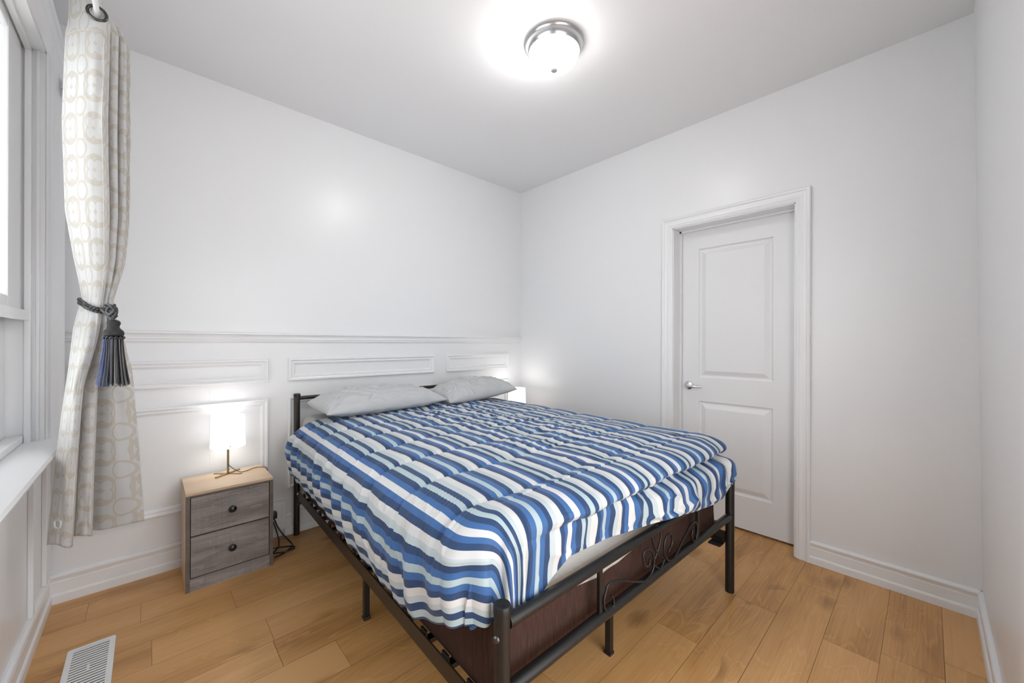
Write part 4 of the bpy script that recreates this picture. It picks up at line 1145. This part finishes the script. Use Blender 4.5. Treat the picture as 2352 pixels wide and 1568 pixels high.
    rgd = 1 - np.abs(2 * fbm(YS * 7 + SA * 1.2, SA * 2.2 - YS * .8, 113, 2)); rgd = np.clip(rgd, 0, 1) ** 4
    D += .009 * (rgd - .3) * (SIDE < 0) * smooth(.12, .4, SA) * (1 - .7 * smooth(.85, 1, SA)) * (1 - smooth(.2, .6, SB))
    # corner gathers
    co = (SIDE < 0) * (SB > 0) * np.sin(math.pi * np.clip(w, 0, 1)) * smooth(.3, .8, n4)
    D += .016 * np.sin(w * 2 * math.pi * 3.2 + .6) * co
    D = np.where(SB > .3, np.maximum(D, -.004), D)
    P = P + nrm * D[..., None]
    V = V + .35 * vnoise(LEN * 3, Uarc * 2, 99) * onTop + df * (2.4 * vnoise(Uarc * 9 + SB, SB * 5, 101) + 1.2 * vnoise(Uarc * 20, SB * 9, 102)) * kx
    o = grid_mesh('comforter', P, np.stack([V, LEN], -1), 'striped_cotton', loc=BED['loc'], rotz=BED_A, solid=.006, flip=(flipn < 0))
    tag(o, 'blue and white striped quilted comforter spread over the bed', 'comforter')
comforter()

# ---- pillows
def pillow(name, c, Lx, Ly, Tz, rotz, tilt, roll, label, seed):
    n, mrows = 150, 100
    u = np.linspace(-1, 1, n); v = np.linspace(-1, 1, mrows); U, Vv = np.meshgrid(u, v)
    def shell(sgn):
        px = Lx / 2 * U * (1 - .07 * (1 - Vv ** 2) * np.abs(U) ** 3); py = Ly / 2 * Vv * (1 - .10 * (1 - U ** 2) * np.abs(Vv) ** 3)
        px = px * (1 - .10 * np.clip(-U, 0, 1) ** 4 * np.clip(Vv, 0, 1) ** 2)
        h = np.clip(1 - np.abs(U) ** 3.0, 0, 1) ** .50 * np.clip(1 - np.abs(Vv) ** 2.4, 0, 1) ** .50
        z = sgn * Tz / 2 * h
        edge = h
        # creases radiating from the corners, and long soft dents
        ang = np.arctan2(Vv - np.sign(Vv), (U - np.sign(U)) * 1.6)
        cd = np.sqrt((np.abs(U) - 1) ** 2 * 3 + (np.abs(Vv) - 1) ** 2)
        wr = np.sin(ang * 9 + seed + 3 * vnoise(U * 2, Vv * 2, seed)) * np.exp(-cd * 1.8)
        rg = 1 - np.abs(2 * fbm(U * 4.6 + Vv * 2.2, Vv * 1.3 - U * .8, seed + 3, 2)); rg = np.clip(rg, 0, 1) ** 2.5
        D = (.010 * wr * edge ** .5 + .020 * (rg - .45) * edge ** .8 + .014 * fbm(U * 2, Vv * 2, seed + 9, 2) * edge)
        cr_ = np.random.RandomState(seed * 7 + 1)
        for _ in range(34):
            u0, v0 = cr_.uniform(-.9, .9), cr_.uniform(-.8, .7); th = cr_.normal(.5 if u0 * v0 > 0 else -.5, .45) + (math.pi / 2 if cr_.rand() < .25 else 0)
            hl, ww, am = cr_.uniform(.14, .42), cr_.uniform(.025, .06), cr_.uniform(.004, .0085)
            du, dv = (U - u0) * 1.8, Vv - v0
            al = du * math.cos(th) + dv * math.sin(th); pe = -du * math.sin(th) + dv * math.cos(th) + .12 * al * al
            D = D + am * (np.exp(-(pe / ww) ** 2) - .8 * np.exp(-((pe + 1.7 * ww) / ww) ** 2)) * np.exp(-(al / hl) ** 4) * edge ** .6
        # slightly flattened underneath
        if sgn < 0: z = z * .55
        base = np.stack([px, py, z], -1); nn = normals_of(base); nn = nn * np.sign(nn[mrows // 2, n // 2, 2]) * sgn
        return base + nn * (D * (1 if sgn > 0 else .4))[..., None]
    A, Bt = shell(1), shell(-1)
    # one closed sheet: top then bottom reversed, joined along the long edge
    P = np.concatenate([A, Bt[::-1][1:]], 0)
    # open ends coincide at u = +-1 and v = -1 because thickness falls to zero there
    R = Matrix.Rotation(rotz, 3, 'Z') @ Matrix.Rotation(tilt, 3, 'X') @ Matrix.Rotation(roll, 3, 'Y')
    P = P @ np.array(R).T
    UV = np.stack(np.broadcast_arrays(np.linspace(0, 1, P.shape[1])[None], np.linspace(0, 1, P.shape[0])[:, None]), -1)
    root = grid_mesh(name, P, UV, 'pillow_cotton', loc=bedpt(*c), rotz=BED_A)
    me = root.data
    bm = bmesh.new(); bm.from_mesh(me); bmesh.ops.remove_doubles(bm, verts=bm.verts, dist=2e-4); bmesh.ops.recalc_face_normals(bm, faces=bm.faces); bm.to_mesh(me); bm.free()
    me.polygons.foreach_set('use_smooth', np.ones(len(me.polygons), dtype=bool))
    tag(root, label, 'pillow', 'pillows at the head of the bed')
    return root
pillow('pillow', (.432, 1.797, .842), .84, .41, .185, math.radians(6), math.radians(3), math.radians(0), 'grey cotton pillow on the left, nearer the lamp with brass stem', 3)
pillow('pillow', (1.19, 1.808, .846), .66, .39, .19, math.radians(2), math.radians(4), math.radians(-4), 'grey cotton pillow on the right, nearer the room corner', 8)
